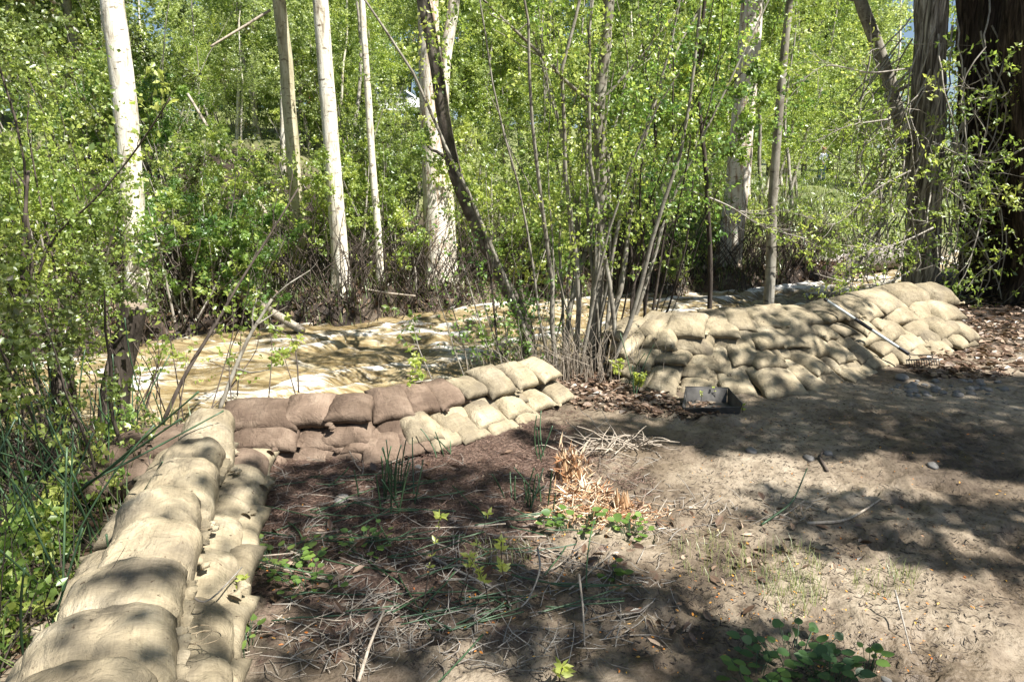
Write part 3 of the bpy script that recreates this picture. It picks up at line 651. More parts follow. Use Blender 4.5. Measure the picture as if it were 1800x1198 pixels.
def trunk_mesh(pts, rad, sides=14, flare=1.6, rough=0.06, seed=0, ridge=0.0, nr=0):
    pts = np.asarray(pts, float); n = len(pts); t = np.gradient(pts, axis=0); t /= np.linalg.norm(t, axis=1)[:, None]
    b1 = np.cross(t, (0.1, 1, 0.05)); b1 /= np.linalg.norm(b1, axis=1)[:, None]; b2 = np.cross(t, b1)
    an = np.arange(sides) / sides * 2 * np.pi; s = np.linspace(0, 1, n)[:, None]; L = np.linalg.norm(pts[-1] - pts[0])
    A = an[None, :] + 0 * s; h = s * L
    R = np.asarray(rad)[:, None] * (1 + (flare - 1) * np.exp(-h / 0.25) * (1 + 0.35 * np.sin(A * 4 + seed)))
    R = R * (1 + rough * fbm(np.cos(A) * 1.2 + seed, h * 1.2 + np.sin(A) * 1.2, 3, seed))
    if ridge: R = R * (1 + ridge * pn(A * nr / 6.283 * 1.0, h * 0.7 + seed, seed + 3) + ridge * 0.5 * pn(A * nr * 2 / 6.283, h * 1.4, seed + 4))
    V = pts[:, None, :] + R[..., None] * (np.cos(A)[..., None] * b1[:, None, :] + np.sin(A)[..., None] * b2[:, None, :])
    mb = MB(); i_ = np.arange(n - 1)[:, None] * sides; j = np.arange(sides)[None, :]; j2 = (j + 1) % sides
    mb.add(V.reshape(-1, 3), np.stack([i_ + j, i_ + j2, i_ + sides + j2, i_ + sides + j], -1).reshape(-1, 4))
    return mb
def full_tree(name, label, cat, pxs, y, r0, top_h, bark_m, leaf_m, seed, group=None, y1=None, r1=None, limb=10, leafn=26, leaf=0.050, limb_len=1.9, low=0.35, flare=1.5, rough=0.07, ridge=0.0, nr=0, sides=16, crown_dir=None, tint=None, base_z=None, levels=2):
    """a tree whose visible trunk follows the photo and goes on up to top_h, with limbs and crown"""
    p = path_of(pxs, y, y1); b = p[0].copy(); b[2] = (gz(b[0], b[1]) if base_z is None else base_z) - 0.12
    p[0] = b; d = p[-1] - p[-2]; d /= np.linalg.norm(d); d = d * 0.6 + np.array((0, 0, 0.4)); d /= np.linalg.norm(d)
    ext = []; q = p[-1]; rs = np.random.default_rng(seed)
    while q[2] < top_h: d = d + rs.normal(0, 0.05, 3); d /= np.linalg.norm(d); q = q + d * 0.8; ext.append(q)
    vis = len(p); p = np.array(list(p) + ext)
    # resample by length
    sl_ = np.r_[0, np.cumsum(np.linalg.norm(np.diff(p, axis=0), axis=1))]; tt = np.linspace(0, sl_[-1], max(20, int(sl_[-1] / 0.12)))
    sp = np.stack([np.interp(tt, sl_, p[:, k]) for k in range(3)], -1)
    for _ in range(4): sp[1:-1] = (sp[:-2] + 2 * sp[1:-1] + sp[2:]) / 4
    rad = np.interp(tt, [0, sl_[vis - 1], sl_[-1]], [r0, r1 or r0 * 0.8, r0 * 0.18])
    loc = b.copy(); loc[2] += 0.12
    root = empty(name, loc, label, cat, group)
    tm = trunk_mesh(sp, rad, sides, flare, rough, seed, ridge, nr); local(tm, loc).build('trunk', bark_m, root)
    pl = Plant(seed)
    for k in range(limb):
        t = rs.uniform(low, 1.0); i_ = int(t * (len(sp) - 1)); a = rs.uniform(0, 2 * np.pi)
        dd = np.array((math.cos(a), math.sin(a), rs.uniform(0.1, 0.8)))
        if crown_dir is not None: dd = dd + np.array(crown_dir)
        pl.branch(sp[i_], dd, limb_len * rs.uniform(0.6, 1.2) * (1.2 - 0.5 * t), rad[i_] * 0.38, 0, levels, 0.15, 0.3, 6, 0.9, leafn, 0.15, sides=5, start_kids=0.2, shrink=0.5)
    if limb:
        local(pl.w, loc).build('limbs', bark_m, root)
        local(pl.leaf_mesh(leaf, 0.62, tint), loc).build('crown', leaf_m, root)
    return root

# ------------------------------------------------------------------ named trees
full_tree('birch_tree', 'tall white barked tree standing at far left of the opposite bank', 'tree', [(245, 600), (243, 500), (236, 400), (230, 300), (222, 200), (210, 100), (197, 0)], 7.95, .125, 10, M['white_bark'], M['leaf'], 11, r1=.12, limb=9, low=.5)
full_tree('birch_tree', 'white barked trunk left of centre rising from the water edge', 'tree', [(603, 575), (598, 450), (590, 350), (580, 220), (570, 100), (563, 0)], 9.3, .112, 11, M['white_bark'], M['leaf'], 12, r1=.095, limb=9, low=.5)
full_tree('cottonwood_tree', 'greenish tan trunk just left of the central white trunk', 'tree', [(535, 560), (528, 450), (520, 350), (512, 230), (503, 110), (490, 0)], 9.9, .10, 11, M['tan_bark'], M['leaf'], 13, r1=.085, limb=9, low=.45)
full_tree('cottonwood_tree', 'rust and white barked trunk at centre with red roots in the water', 'tree', [(768, 545), (768, 450), (765, 350), (758, 200), (755, 100), (752, 0)], 10.5, .20, 12, M['rust_bark'], M['leaf'], 14, r1=.15, limb=9, low=.45)
full_tree('cottonwood_tree', 'pale trunk pressed against the right of the rusty central trunk', 'tree', [(792, 545), (790, 450), (786, 350), (775, 240), (782, 100), (800, 0)], 10.7, .12, 12, M['white_bark'], M['leaf'], 15, r1=.08, limb=7, low=.45)
full_tree('birch_tree', 'slim white stem with a dark collar standing in the water edge', 'tree', [(670, 560), (668, 480), (664, 400), (655, 300), (648, 180), (640, 60), (636, 0)], 9.7, .055, 8, M['white_bark'], M['leaf'], 16, r1=.04, limb=7, low=.4)
full_tree('cottonwood_tree', 'stout two toned trunk leaning right behind the river at right of centre', 'tree', [(1272, 520), (1282, 440), (1295, 340), (1305, 220), (1316, 100), (1322, 0)], 12.4, .22, 13, M['rust_bark'], M['leaf'], 17, r1=.18, limb=10, low=.35)
full_tree('aspen_tree', 'slender grey tree just behind the right sandbag wall', 'tree', [(1354, 560), (1356, 450), (1357, 360), (1366, 240), (1376, 120), (1388, 0)], 7.2, .062, 8, M['grey_bark'], M['leaf'], 18, r1=.035, limb=9, low=.38, flare=1.5, limb_len=1.3)
full_tree('aspen_tree', 'thin dark stem behind the right wall left of the slender grey tree', 'tree', [(1252, 560), (1250, 470), (1246, 400), (1240, 280), (1222, 140), (1240, 0)], 6.9, .028, 6, M['dark_bark'], M['leaf'], 19, r1=.016, limb=9, low=.35, limb_len=1.0)
full_tree('cottonwood_tree', 'vine wrapped grey trunk behind the far end of the right wall', 'tree', [(1612, 520), (1620, 430), (1626, 330), (1630, 220), (1634, 110), (1640, 0)], 9.6, .195, 13, M['fur_bark'], M['leaf'], 20, r1=.175, limb=10, low=.45, ridge=.28, nr=16, sides=48, flare=1.3)
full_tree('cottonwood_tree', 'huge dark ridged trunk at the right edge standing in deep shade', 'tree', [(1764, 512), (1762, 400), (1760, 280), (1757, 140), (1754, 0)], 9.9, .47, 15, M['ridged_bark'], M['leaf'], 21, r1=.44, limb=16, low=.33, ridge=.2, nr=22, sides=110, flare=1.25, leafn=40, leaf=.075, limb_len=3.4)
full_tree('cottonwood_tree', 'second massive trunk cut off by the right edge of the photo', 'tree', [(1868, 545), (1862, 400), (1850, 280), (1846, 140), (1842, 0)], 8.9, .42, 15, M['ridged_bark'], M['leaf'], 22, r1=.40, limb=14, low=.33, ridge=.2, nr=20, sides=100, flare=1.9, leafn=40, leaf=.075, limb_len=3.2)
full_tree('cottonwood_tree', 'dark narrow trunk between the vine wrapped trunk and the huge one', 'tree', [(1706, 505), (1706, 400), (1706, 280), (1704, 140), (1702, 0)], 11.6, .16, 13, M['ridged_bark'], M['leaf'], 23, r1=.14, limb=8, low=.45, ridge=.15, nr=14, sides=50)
full_tree('cottonwood_tree', 'brown trunk leaning left at upper right against the sky', 'tree', [(1640, 480), (1618, 380), (1592, 250), (1565, 150), (1535, 60), (1510, 0)], 11.2, .11, 7, M['grey_bark'], M['leaf'], 24, r1=.09, limb=6, low=.4)
full_tree('alder_tree', 'mottled trunk leaning left over the river from the central clump', 'tree', [(948, 610), (925, 560), (880, 490), (840, 400), (800, 315), (778, 200), (766, 100), (742, 0)], 6.9, .082, 6.5, M['mottled'], M['leaf'], 25, r1=.06, limb=8, low=.3, limb_len=1.3, leaf=.036, flare=1.2)
full_tree('alder_tree', 'tallest smooth grey stem of the central riverside clump', 'tree', [(1035, 655), (1046, 560), (1056, 440), (1058, 330), (1050, 200), (1062, 110), (1072, 0)], 6.1, .058, 6.5, M['grey_bark'], M['leaf_green'], 26, r1=.045, limb=14, low=.28, limb_len=1.3, leaf=.036, flare=1.3)
# red rootlets
mb = MB(); rs = np.random.default_rng(3); q0 = D(775, 535, 10.3)
for k in range(110):
    a = rs.uniform(-2.9, 0.0); L = rs.uniform(.15, .42); p0 = q0 + np.array((.18 * math.cos(a), .1 * math.sin(a) - .05, rs.uniform(-.02, .2)))
    mb.tube(np.array([p0, p0 + np.array((math.cos(a) * L * .4, -.08, -L * .4)), p0 + np.array((math.cos(a) * L * .7 + rs.normal(0, .05), -.1, -L))]), [.006, .005, .002], 3, cap=False)
setp(mb.build('root_tuft', M['root_red']), 'red brown rootlets fringing the rusty central trunk at the waterline', 'roots', kind='stuff')

# stumps
def stump(pxs, y, r0, r1, seed, label):
    p = path_of(pxs, y); p[0][2] = gz(p[0][0], p[0][1]) - .1; sp = smooth_path(p, 26); loc = p[0] + np.array((0, 0, .1))
    root = empty('tree_stump', loc, label, 'stump', 'cut stumps behind the left wall')
    tm = trunk_mesh(sp, np.linspace(r0, r1, 26), 18, 1.15, .16, seed)
    local(tm, loc).build('trunk', M['dark_bark'], root)
    t = sp[-1] - sp[-2]; t /= np.linalg.norm(t); mb = MB(); n = 18; an = np.arange(n) / n * 2 * np.pi
    b1 = np.cross(t, (0.1, 1, .05)); b1 /= np.linalg.norm(b1); b2 = np.cross(t, b1)
    V = [sp[-1] + t * .012]; 
    for rr, up in ((.5, .012), (.93, .008), (1.03, -.012)):
        for a in an: V.append(sp[-1] + t * up + (math.cos(a) * b1 + math.sin(a) * b2) * r1 * rr * 1.0)
    Fq_ = []; T_ = [[0, 1 + j, 1 + (j + 1) % n] for j in range(n)]
    for k in range(2):
        for j in range(n): Fq_.append((1 + k * n + j, 1 + (k + 1) * n + j, 1 + (k + 1) * n + (j + 1) % n, 1 + k * n + (j + 1) % n))
    mb.add(np.array(V), Fq_); mb.tri = T_; local(mb, loc).build('cut_face', M['cut_wood'], root)
stump([(192, 760), (202, 690), (214, 620), (238, 535)], 4.6, .10, .078, 4, 'dark leaning stump with a sawn top behind the left wall')
stump([(118, 760), (112, 690), (105, 640), (98, 592)], 4.8, .085, .07, 5, 'shorter dark stump nearer the left edge among brush')

# fallen logs
def log(pts, r0, r1, name, label, m, seed, group='fallen wood on the far bank'):
    sp = smooth_path(np.array(pts), 24); tm = trunk_mesh(sp, np.linspace(r0, r1, 24), 12, 1.0, .12, seed)
    mb = tm; n = 24; k = 12; c = len(mb.v[0]); mb.v[0] = np.vstack([mb.v[0], sp[:1], sp[-1:]]); mb.a[0] = np.full(c + 2, .5); mb.n = c + 2
    mb.tri = [[(j + 1) % k, j, c] for j in range(k)] + [[(n - 1) * k + j, (n - 1) * k + (j + 1) % k, c + 1] for j in range(k)]
    return setp(mb.build(name, m), label, 'log', group)
log([D(345, 470, 8.9), D(440, 525, 8.6), D(532, 582, 8.2)], .055, .05, 'fallen_log', 'pale fallen log sloping from the bank down into the river', M['twig_pale'], 1)
log([D(498, 415, 10.0), D(545, 500, 9.75), D(592, 560, 9.45)], .065, .06, 'fallen_log', 'pale log propped against the base of the white trunk', M['white_bark'], 2)
log([D(625, 505, 9.5), D(680, 515, 9.3), D(730, 520, 9.2)], .018, .012, 'fallen_branch', 'yellowish broken branch jutting out right of the white trunk', M['twig_pale'], 3)
log([D(330, 165, 10.5), D(372, 235, 10.3), D(430, 310, 10.0), D(470, 380, 9.8)], .018, .03, 'leaning_branch', 'bare pale branch leaning across thicket right of the left trunk', M['twig_pale'], 4)
log([D(1380, 505, 13.0), D(1440, 478, 13.6), D(1500, 455, 14.4), D(1570, 448, 15.5)], .28, .30, 'fallen_log', 'large grey shaded log on the far bank at right', M['fur_bark'], 5)
log([D(370, 82, 9.6), D(420, 52, 9.8), D(475, 18, 10)], .012, .02, 'dead_branch', 'straight pale dead branch crossing the blue sky at upper left', M['twig_pale'], 6)
log([D(1512, 556, 8.2), D(1535, 530, 8.4), D(1560, 515, 8.6)], .018, .028, 'snag', 'dark broken snag sticking out of water beyond the right wall', M['dark_bark'], 7)

# ------------------------------------------------------------------ central multi-stem clump
def multi_stem(name, label, cat, center, nstem, seed, spreadx, h, r0, leaf, leafn, lm, bm, fan=0.35, group=None, kids=7, levels=2, base_r=.3, bias=(0, 0), start=.35, nleafparts=1, tint=None, rmin=.35):
    rs = np.random.default_rng(seed); c = np.array((center[0], center[1], gz(*center))); root = empty(name, c, label, cat, group)
    allw = MB(); pl = Plant(seed)
    for k in range(nstem):
        a = rs.uniform(0, 2 * np.pi); rr = base_r * math.sqrt(rs.uniform()); p = np.array((rr * math.cos(a) * spreadx, rr * math.sin(a), -.05))
        dd = np.array((p[0] * 1.0 + rs.normal(0, fan) + bias[0], rs.normal(0, fan * .7) + bias[1], 1.6)); L = h * rs.uniform(.55, 1.05); r_ = r0 * rs.uniform(rmin, 1.0) ** 1.3
        pl.w = MB(); pl.branch(p, dd, L, r_, 0, levels, .2, .16, kids, .75, leafn, .15, sides=7, start_kids=start, shrink=.36, seg=12)
        if r_ > r0 * .45 and levels > 0: pl.w.build('stem', bm, root)
        else:
            for v, f, a_ in zip(pl.w.v, pl.w.f, pl.w.a):
                pass
            off = allw.n; allw.v += pl.w.v; allw.f += [f + off for f in pl.w.f]; allw.a += pl.w.a; allw.n += pl.w.n
    if allw.n: allw.build('thin_stems', bm, root)
    pl.leaf_mesh(leaf, .66, tint).build('foliage', lm, root)
    return root
multi_stem('alder_clump', 'dense many stemmed leafy clump growing between the middle and right walls', 'shrub', (.62, 6.05), 22, 31, 1.15, 4.2, .032, .035, 12, M['leaf'], M['grey_bark'], fan=.2, base_r=.32, kids=8, start=.28)
multi_stem('willow_clump', 'thinner twiggy clump at the left foot of the central stems', 'shrub', (.12, 6.1), 26, 32, 1.0, 2.4, .014, .036, 3, M['leaf_green'], M['grey_bark'], fan=.34, base_r=.22, kids=6, bias=(-.12, 0))
multi_stem('willow_clump', 'slim curving stems right of the central clump over the sandbags', 'shrub', (1.15, 6.35), 12, 33, 1.0, 3.6, .020, .035, 11, M['leaf_green'], M['dark_bark'], fan=.36, base_r=.25, kids=7, bias=(.22, 0))
# dry fringe of pale stalks at the clump base
mb = MB(); rs = np.random.default_rng(8)
for k in range(240):
    x0 = rs.normal(.55, .33); y0 = rs.normal(5.8, .16); h = rs.uniform(.12, .5)
    mb.tube(np.array([(x0, y0, -.02), (x0 + rs.normal(0, .03), y0 + rs.normal(0, .02), h * .6), (x0 + rs.normal(0, .1), y0 + rs.normal(0, .06), h)]), [.004, .003, .0015], 3, cap=False)
setp(mb.build('dry_stalks', M['twig_pale']), 'pale dry stalks massed round the foot of the central clump', 'dry stalks', kind='stuff')

# ------------------------------------------------------------------ prototypes for the thicket beyond the river
def proto_shrub(seed, h, leafn, lm, leaf, nst=9, fan=.5, bm=None, kids=7):
    return multi_stem('leafy_shrub', 'x', 'shrub', (0, 0), nst, seed, 1.3, h, .016, leaf, leafn, lm, bm or M['twig'], fan=fan, base_r=.25, kids=kids, start=.12, rmin=.3)
def proto_sapling(seed, h, leafn, lm, leaf, bm):
    rs = np.random.default_rng(seed); root = empty('young_tree', (0, 0, 0), 'x', 'tree'); pl = Plant(seed)
    pl.branch((0, 0, -.1), (rs.normal(0, .06), rs.normal(0, .06), 1), h, .035 + .004 * h, 0, 2, .2, .10, 20, .95, leafn, .1, sides=8, start_kids=.12, shrink=.26, seg=16)
    pl.w.build('trunk', bm, root); pl.leaf_mesh(leaf, .62).build('crown', lm, root); return root
shr = [proto_shrub(100 + k, [1.9, 2.4, 2.9, 1.6][k % 4], [16, 17, 17, 15][k % 4], [M['leaf'], M['leaf'], M['leaf_olive'], M['leaf_green']][k % 4], .043) for k in range(6)]
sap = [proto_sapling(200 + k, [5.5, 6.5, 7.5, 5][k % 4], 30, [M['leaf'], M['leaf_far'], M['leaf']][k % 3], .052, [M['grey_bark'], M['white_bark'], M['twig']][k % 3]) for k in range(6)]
# far trees: bigger leaves, denser
fartree = []
for k in range(3):
    rs = np.random.default_rng(300 + k); root = empty('far_tree', (0, 0, 0), 'x', 'tree'); pl = Plant(300 + k)
    pl.branch((0, 0, -.2), (0, 0, 1), 12, .16, 0, 2, .15, .12, 44, .9, 24, .1, sides=8, start_kids=.12, shrink=.27, seg=18)
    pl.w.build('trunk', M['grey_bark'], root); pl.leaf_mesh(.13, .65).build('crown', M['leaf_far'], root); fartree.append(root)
def proto_conifer(seed, h):
    rs = np.random.default_rng(seed); root = empty('conifer_tree', (0, 0, 0), 'x', 'tree'); mb = MB(); mb.tube([(0, 0, -.3), (0, 0, h * .5), (0, 0, h)], [.25, .15, .02], 8, cap=False); mb.build('trunk', M['dark_bark'], root)
    pos = []; dr = []
    z = 1.5
    while z < h - .3:
        R = (h - z) * .24 + .3
        for a in rs.uniform(0, 2 * np.pi, 9):
            n = int(26 * R); t = rs.uniform(.15, 1, n)
            p = np.stack([np.cos(a) * R * t, np.sin(a) * R * t, z - .25 * R * t ** 2 + rs.normal(0, .04, n)], -1) + rs.normal(0, .09, (n, 3)); pos.append(p); dr.append(np.tile((np.cos(a), np.sin(a), -.1), (n, 1)))
        z += .42
    m2 = MB(); leaves(m2, np.vstack(pos), .26, rs, .3, 0, dirs=np.vstack(dr)); m2.build('crown', M['needles'], root); return root
con = [proto_conifer(400, 15), proto_conifer(401, 19)]
used = set()
rs = np.random.default_rng(77)
def put(proto, x, y, s, label, group, dz=0.0):
    loc = (x, y, gz(x, y) - .03 + dz); rz = rs.uniform(0, 6.28)
    if proto.name not in used:
        used.add(proto.name); proto.location = loc; proto.rotation_euler = (0, 0, rz); proto.scale = (s, s, s); setp(proto, label, None, group); return proto
    return copy_tree(proto, loc, rz, s, label, group)
TRUNKS = [(235, 8.3), (600, 9.7), (590, 9.7), (520, 10.2), (775, 11.0), (1285, 12.8)]
def hides(x, y, m=58):
    px = 900 + F_PX * x / y
    return any(abs(px - t[0]) < m and y < t[1] for t in TRUNKS)
# rows of shrubs behind the far bank
def zone(x, y):
    px = 900 + F_PX * x / y
    if px < 190: return 'at the left edge of the photo'
    if px < 480: return 'right of the left white trunk'
    if px < 740: return 'around the central white trunk'
    if px < 1010: return 'behind the rusty central trunk'
    if px < 1300: return 'behind the central clump'
    return 'at right across the river'
for k in range(84):
    x = -7.5 + 15.5 * ((k * 0.618) % 1); y = float(Yf(x)) + [0.2, 0.9, 2.0][k % 3] + rs.uniform(-.15, .5)
    if x / y > .34 and y < 25: continue
    if hides(x, y): continue
    s = rs.uniform(.7, 1.15) * (1.0 if x < 1 else .75)
    if abs(900 + F_PX * x / y - 1455) < 90: continue
    put(shr[k % 6], x, y, s, f'leafy bank shrub with many thin stems {zone(x, y)}', 'shrubs lining the far bank')
for k in range(96):
    x = -15 + 26 * ((k * 0.618 + .3) % 1); y = float(Yf(x)) + 2.0 + 13 * ((k * .381) % 1)
    px = 900 + F_PX * x / y
    if hides(x, y, 40) or (285 < px < 360 and y > 10) or (1590 < px < 1690 and y > 12): continue
    if 1395 < px < 1490 or px > 1760 or (640 < px < 735 and k % 3): continue
    put(sap[k % 6], x, y, rs.uniform(.75, 1.2), f'young leafy tree with a slim pale stem {zone(x, y)}', 'young trees in the thicket beyond the river')
for k, (px, y) in enumerate([(1500, 15), (1540, 16), (1385, 19), (280, 17), (370, 15), (400, 19), (440, 17), (470, 22), (250, 20), (510, 16), (540, 20), (620, 18), (640, 22), (1330, 17), (1520, 18), (1560, 21), (1370, 23), (1600, 17)]):
    x = (px - 900) / F_PX * y; put(sap[(k * 2 + 1) % 6], x, y, rs.uniform(.8, 1.05) * (.55 if px < 480 else 1), f'young leafy tree with a slim pale stem {zone(x, y)}', 'young trees in the thicket beyond the river')
for k in range(54):
    a = -.95 + 1.75 * ((k * .618 + .1) % 1); y = 20 + 30 * ((k * .381 + .2) % 1); x = a * y; px = 900 + F_PX * a
    if 1395 < px < 1490 and y < 39: continue
    if 640 < px < 735 and y < 40: continue
    if 190 < px < 460 or 1500 < px < 1740 or 980 < px < 1040: continue
    put(fartree[k % 3], x, y, rs.uniform(.7, 1.15), f'large pale green tree far beyond the river {zone(x, y)}', 'distant trees on the hillside')
for k, (px, y, s) in enumerate([(1350, 42, 1.0), (1400, 41, 1.1), (1450, 45, 1.1), (1490, 41, .9), (1425, 52, 1.2), (150, 34, .9), (200, 38, .7), (250, 44, .5), (300, 46, .4), (345, 42, .4), (395, 37, .5), (450, 40, .75), (120, 26, .7)]):
    x = (px - 900) / F_PX * y; put(fartree[k % 3], x, y, s, f'large pale green tree far beyond the river {zone(x, y)}', 'distant trees on the hillside')
for k in range(40):
    px = 110 + 620 * ((k * .618 + .05) % 1); y = 12.5 + 14 * ((k * .381 + .3) % 1); x = (px - 900) / F_PX * y
    put(shr[k % 6], x, y, rs.uniform(.9, 1.35), f'leafy hillside shrub with many thin stems {zone(x, y)}', 'shrubs on the hillside')
for k, (px, y, s) in enumerate([(90, 44, 1.0), (150, 52, .9), (440, 50, .9), (400, 60, 1.2), (20, 50, 1.2), (-60, 46, 1.1), (600, 60, 1.0), (1250, 60, 1.0), (1440, 66, 1.0), (920, 62, 1.1), (1750, 60, 1.2), (1060, 70, 1.2)]):
    put(con[k % 2], (px - 900) / F_PX * y, y, s, f'dark blue green conifer on the skyline {zone((px - 900) / F_PX * y, y)}', 'conifers on the skyline')
# left bank of litter: wall of low brush and sapling thicket near the left edge
# ------------------------------------------------------------------ near left shrubs
near_specs = [((-3.9, 4.6), 8, 3.3), ((-3.2, 4.1), 7, 2.9), ((-2.75, 4.55), 6, 2.7), ((-3.1, 3.4), 6, 2.5), ((-4.8, 5.0), 7, 3.6), ((-2.35, 3.55), 5, 1.3)]
wlab = ['tall leafy shrub in the left foreground behind the cut stumps', 'dark stemmed leafy shrub left of the stumps', 'slim leafy shrub growing beside the leaning stump', 'near leafy shrub at the left edge above the horsetails', 'leafy shrub furthest left by the water', 'low leafy bush between the undergrowth and left wall']
for k, ((x, y), ns, h) in enumerate(near_specs):
    multi_stem('leafy_shrub', wlab[k], 'shrub', (x, y), ns, 500 + k, 1.2, h, .014, .031, 16 if k < 5 else 11, M['leaf_olive'] if k in (1, 3, 5) else M['leaf'], M['twig_dark'], fan=.28, base_r=.25, kids=8, start=.15, bias=(-.05, 0), group='foreground shrubs at left')
# small leafy undergrowth
for k in range(22):
    t_ = (k * .618) % 1; px_ = 20 + 240 * ((k * .381) % 1); py_ = 760 + 400 * t_
    edge_x = 330 - (py_ - 760) * .62
    px_ = min(px_, edge_x - 25)
    q = P(px_, py_, .05)
    multi_stem('leafy_seedling', 'small leafy plant in the dark undergrowth left of the near wall', 'plant', (q[0] - .12, q[1]), 4, 540 + k, 1.2, .42, .004, .036, 7, M['leaf_green'] if k % 2 else M['leaf'], M['twig_dark'], fan=.5, base_r=.1, kids=4, levels=1, start=.2, group='undergrowth plants left of the near wall')

# bare sticks and slender stems crossing the view
def stick(pts, r0, r1, label, m, name='sapling', leafn=0, group='slender stems behind the near walls', twigs=5, cat='sapling', seed=0, tl=.35):
    sp = smooth_path(np.array(pts), 18); pl = Plant(seed + 900); rr = np.linspace(r0, r1, 18); pl.w.tube(sp, rr, 7)
    L = np.linalg.norm(sp[-1] - sp[0])
    for k in range(twigs):
        i_ = pl.r.integers(5, 17); d = sp[i_] - sp[i_ - 1]; d = d / np.linalg.norm(d) + pl.r.normal(0, .6, 3)
        pl.branch(sp[i_], d, tl * pl.r.uniform(.5, 1.2), r1 * .8, 1, 2, .2, .3, 4, .8, leafn, .3)
    root = empty(name, sp[0], label, cat, group); local(pl.w, sp[0]).build('stem', m, root)
    if pl.lp and leafn: local(pl.leaf_mesh(.042, .6), sp[0]).build('leaves', M['leaf'], root)
    return root
stick([D(385, 722, 4.6), D(412, 650, 4.7), D(438, 590, 4.8), D(478, 525, 4.9)], .016, .011, 'grey bare stem rising from the far end of the left wall', M['grey_bark'], leafn=0, twigs=3, seed=1)
stick([D(478, 525, 4.9), D(505, 500, 4.9), D(545, 475, 5.0)], .007, .003, 'thin forked tip of the grey bare stem over the river', M['grey_bark'], twigs=2, seed=2)
stick([D(285, 745, 4.5), D(325, 655, 4.6), D(380, 570, 4.7), D(412, 510, 4.8), D(470, 420, 4.9), D(525, 330, 5.0)], .015, .006, 'long curved stem leaning right across the river view', M['twig_dark'], leafn=5, twigs=8, seed=3)
stick([D(60, 500, 4.4), D(95, 410, 4.4), D(160, 360, 4.3), D(240, 265, 4.3), D(300, 170, 4.2)], .009, .004, 'dark branch slanting up across the left white trunk', M['twig_dark'], leafn=6, twigs=9, seed=4)
stick([D(10, 730, 3.9), D(15, 600, 4.0), D(40, 560, 4.0), D(40, 430, 4.1), D(50, 300, 4.2)], .022, .009, 'dark crooked stem at the extreme left edge', M['twig_dark'], leafn=6, twigs=9, seed=5)
stick([D(890, 635, 5.9), D(873, 600, 5.9), D(868, 540, 5.95), D(862, 480, 6.0), D(850, 420, 6.0)], .012, .006, 'dark curved stem between the middle wall and river', M['dark_bark'], leafn=2, twigs=6, seed=6)
stick([D(525, 690, 4.7), D(523, 640, 4.75), D(515, 590, 4.8), D(455, 570, 4.9)], .006, .003, 'arching thin twig above the brown sandbags', M['twig_dark'], leafn=5, twigs=6, seed=7, tl=.22)
stick([D(520, 695, 4.6), D(510, 660, 4.65), D(500, 630, 4.7)], .005, .002, 'small leafy twig rising behind the brown sandbags', M['twig_dark'], leafn=7, twigs=6, seed=8, tl=.2)
stick([D(760, 668, 5.2), D(735, 610, 5.25), D(725, 560, 5.3)], .005, .002, 'slender leafy twig behind the middle of the middle wall', M['twig'], leafn=7, twigs=6, seed=9, tl=.22)
stick([D(700, 720, 4.5), D(722, 680, 4.5), D(735, 655, 4.5)], .004, .002, 'leafy sprig leaning over the middle wall', M['twig'], leafn=7, twigs=5, seed=10, tl=.15)
stick([D(1120, 600, 6.0), D(1108, 570, 6.0), D(1110, 500, 6.0), D(1150, 430, 6.1), D(1180, 350, 6.2)], .014, .006, 'dark curved stem in front of the right wall left end', M['dark_bark'], leafn=6, twigs=8, seed=11)
stick([D(1075, 420, 6.0), D(1055, 190, 6.0), D(1000, 150, 5.9), D(950, 95, 5.8), D(880, 30, 5.7), D(830, -20, 5.6)][1:], .018, .008, 'smooth limb reaching up left from the tallest central stem', M['grey_bark'], leafn=8, twigs=9, seed=12, tl=.6)
stick([D(1060, 175, 6.1), D(1110, 120, 6.1), D(1160, 60, 6.1), D(1210, -10, 6.1)], .014, .008, 'limb reaching up right from the tallest central stem', M['grey_bark'], leafn=10, twigs=9, seed=13, tl=.6)
for k in range(26):
    px_ = rs.uniform(30, 470); q = P(px_, rs.uniform(700, 760), 0); h = rs.uniform(.35, 1.0)
    p0 = np.array((q[0], q[1] + .1, 0)); p1 = p0 + np.array((rs.normal(0, .12), rs.normal(0, .08), h * .6)); p2 = p1 + np.array((rs.normal(0, .15), 0, h * .4))
    if px_ > 300: p0[1] = max(p0[1], 4.3); p1[1] += .3; p2[1] += .3
    stick([p0, p1, p2], .005, .002, 'thin bare twig standing behind the corner of the walls', M['twig_dark'], 'bare_twig', leafn=3, group='thin twigs behind the corner of the walls', seed=40 + k, tl=.25, twigs=4)

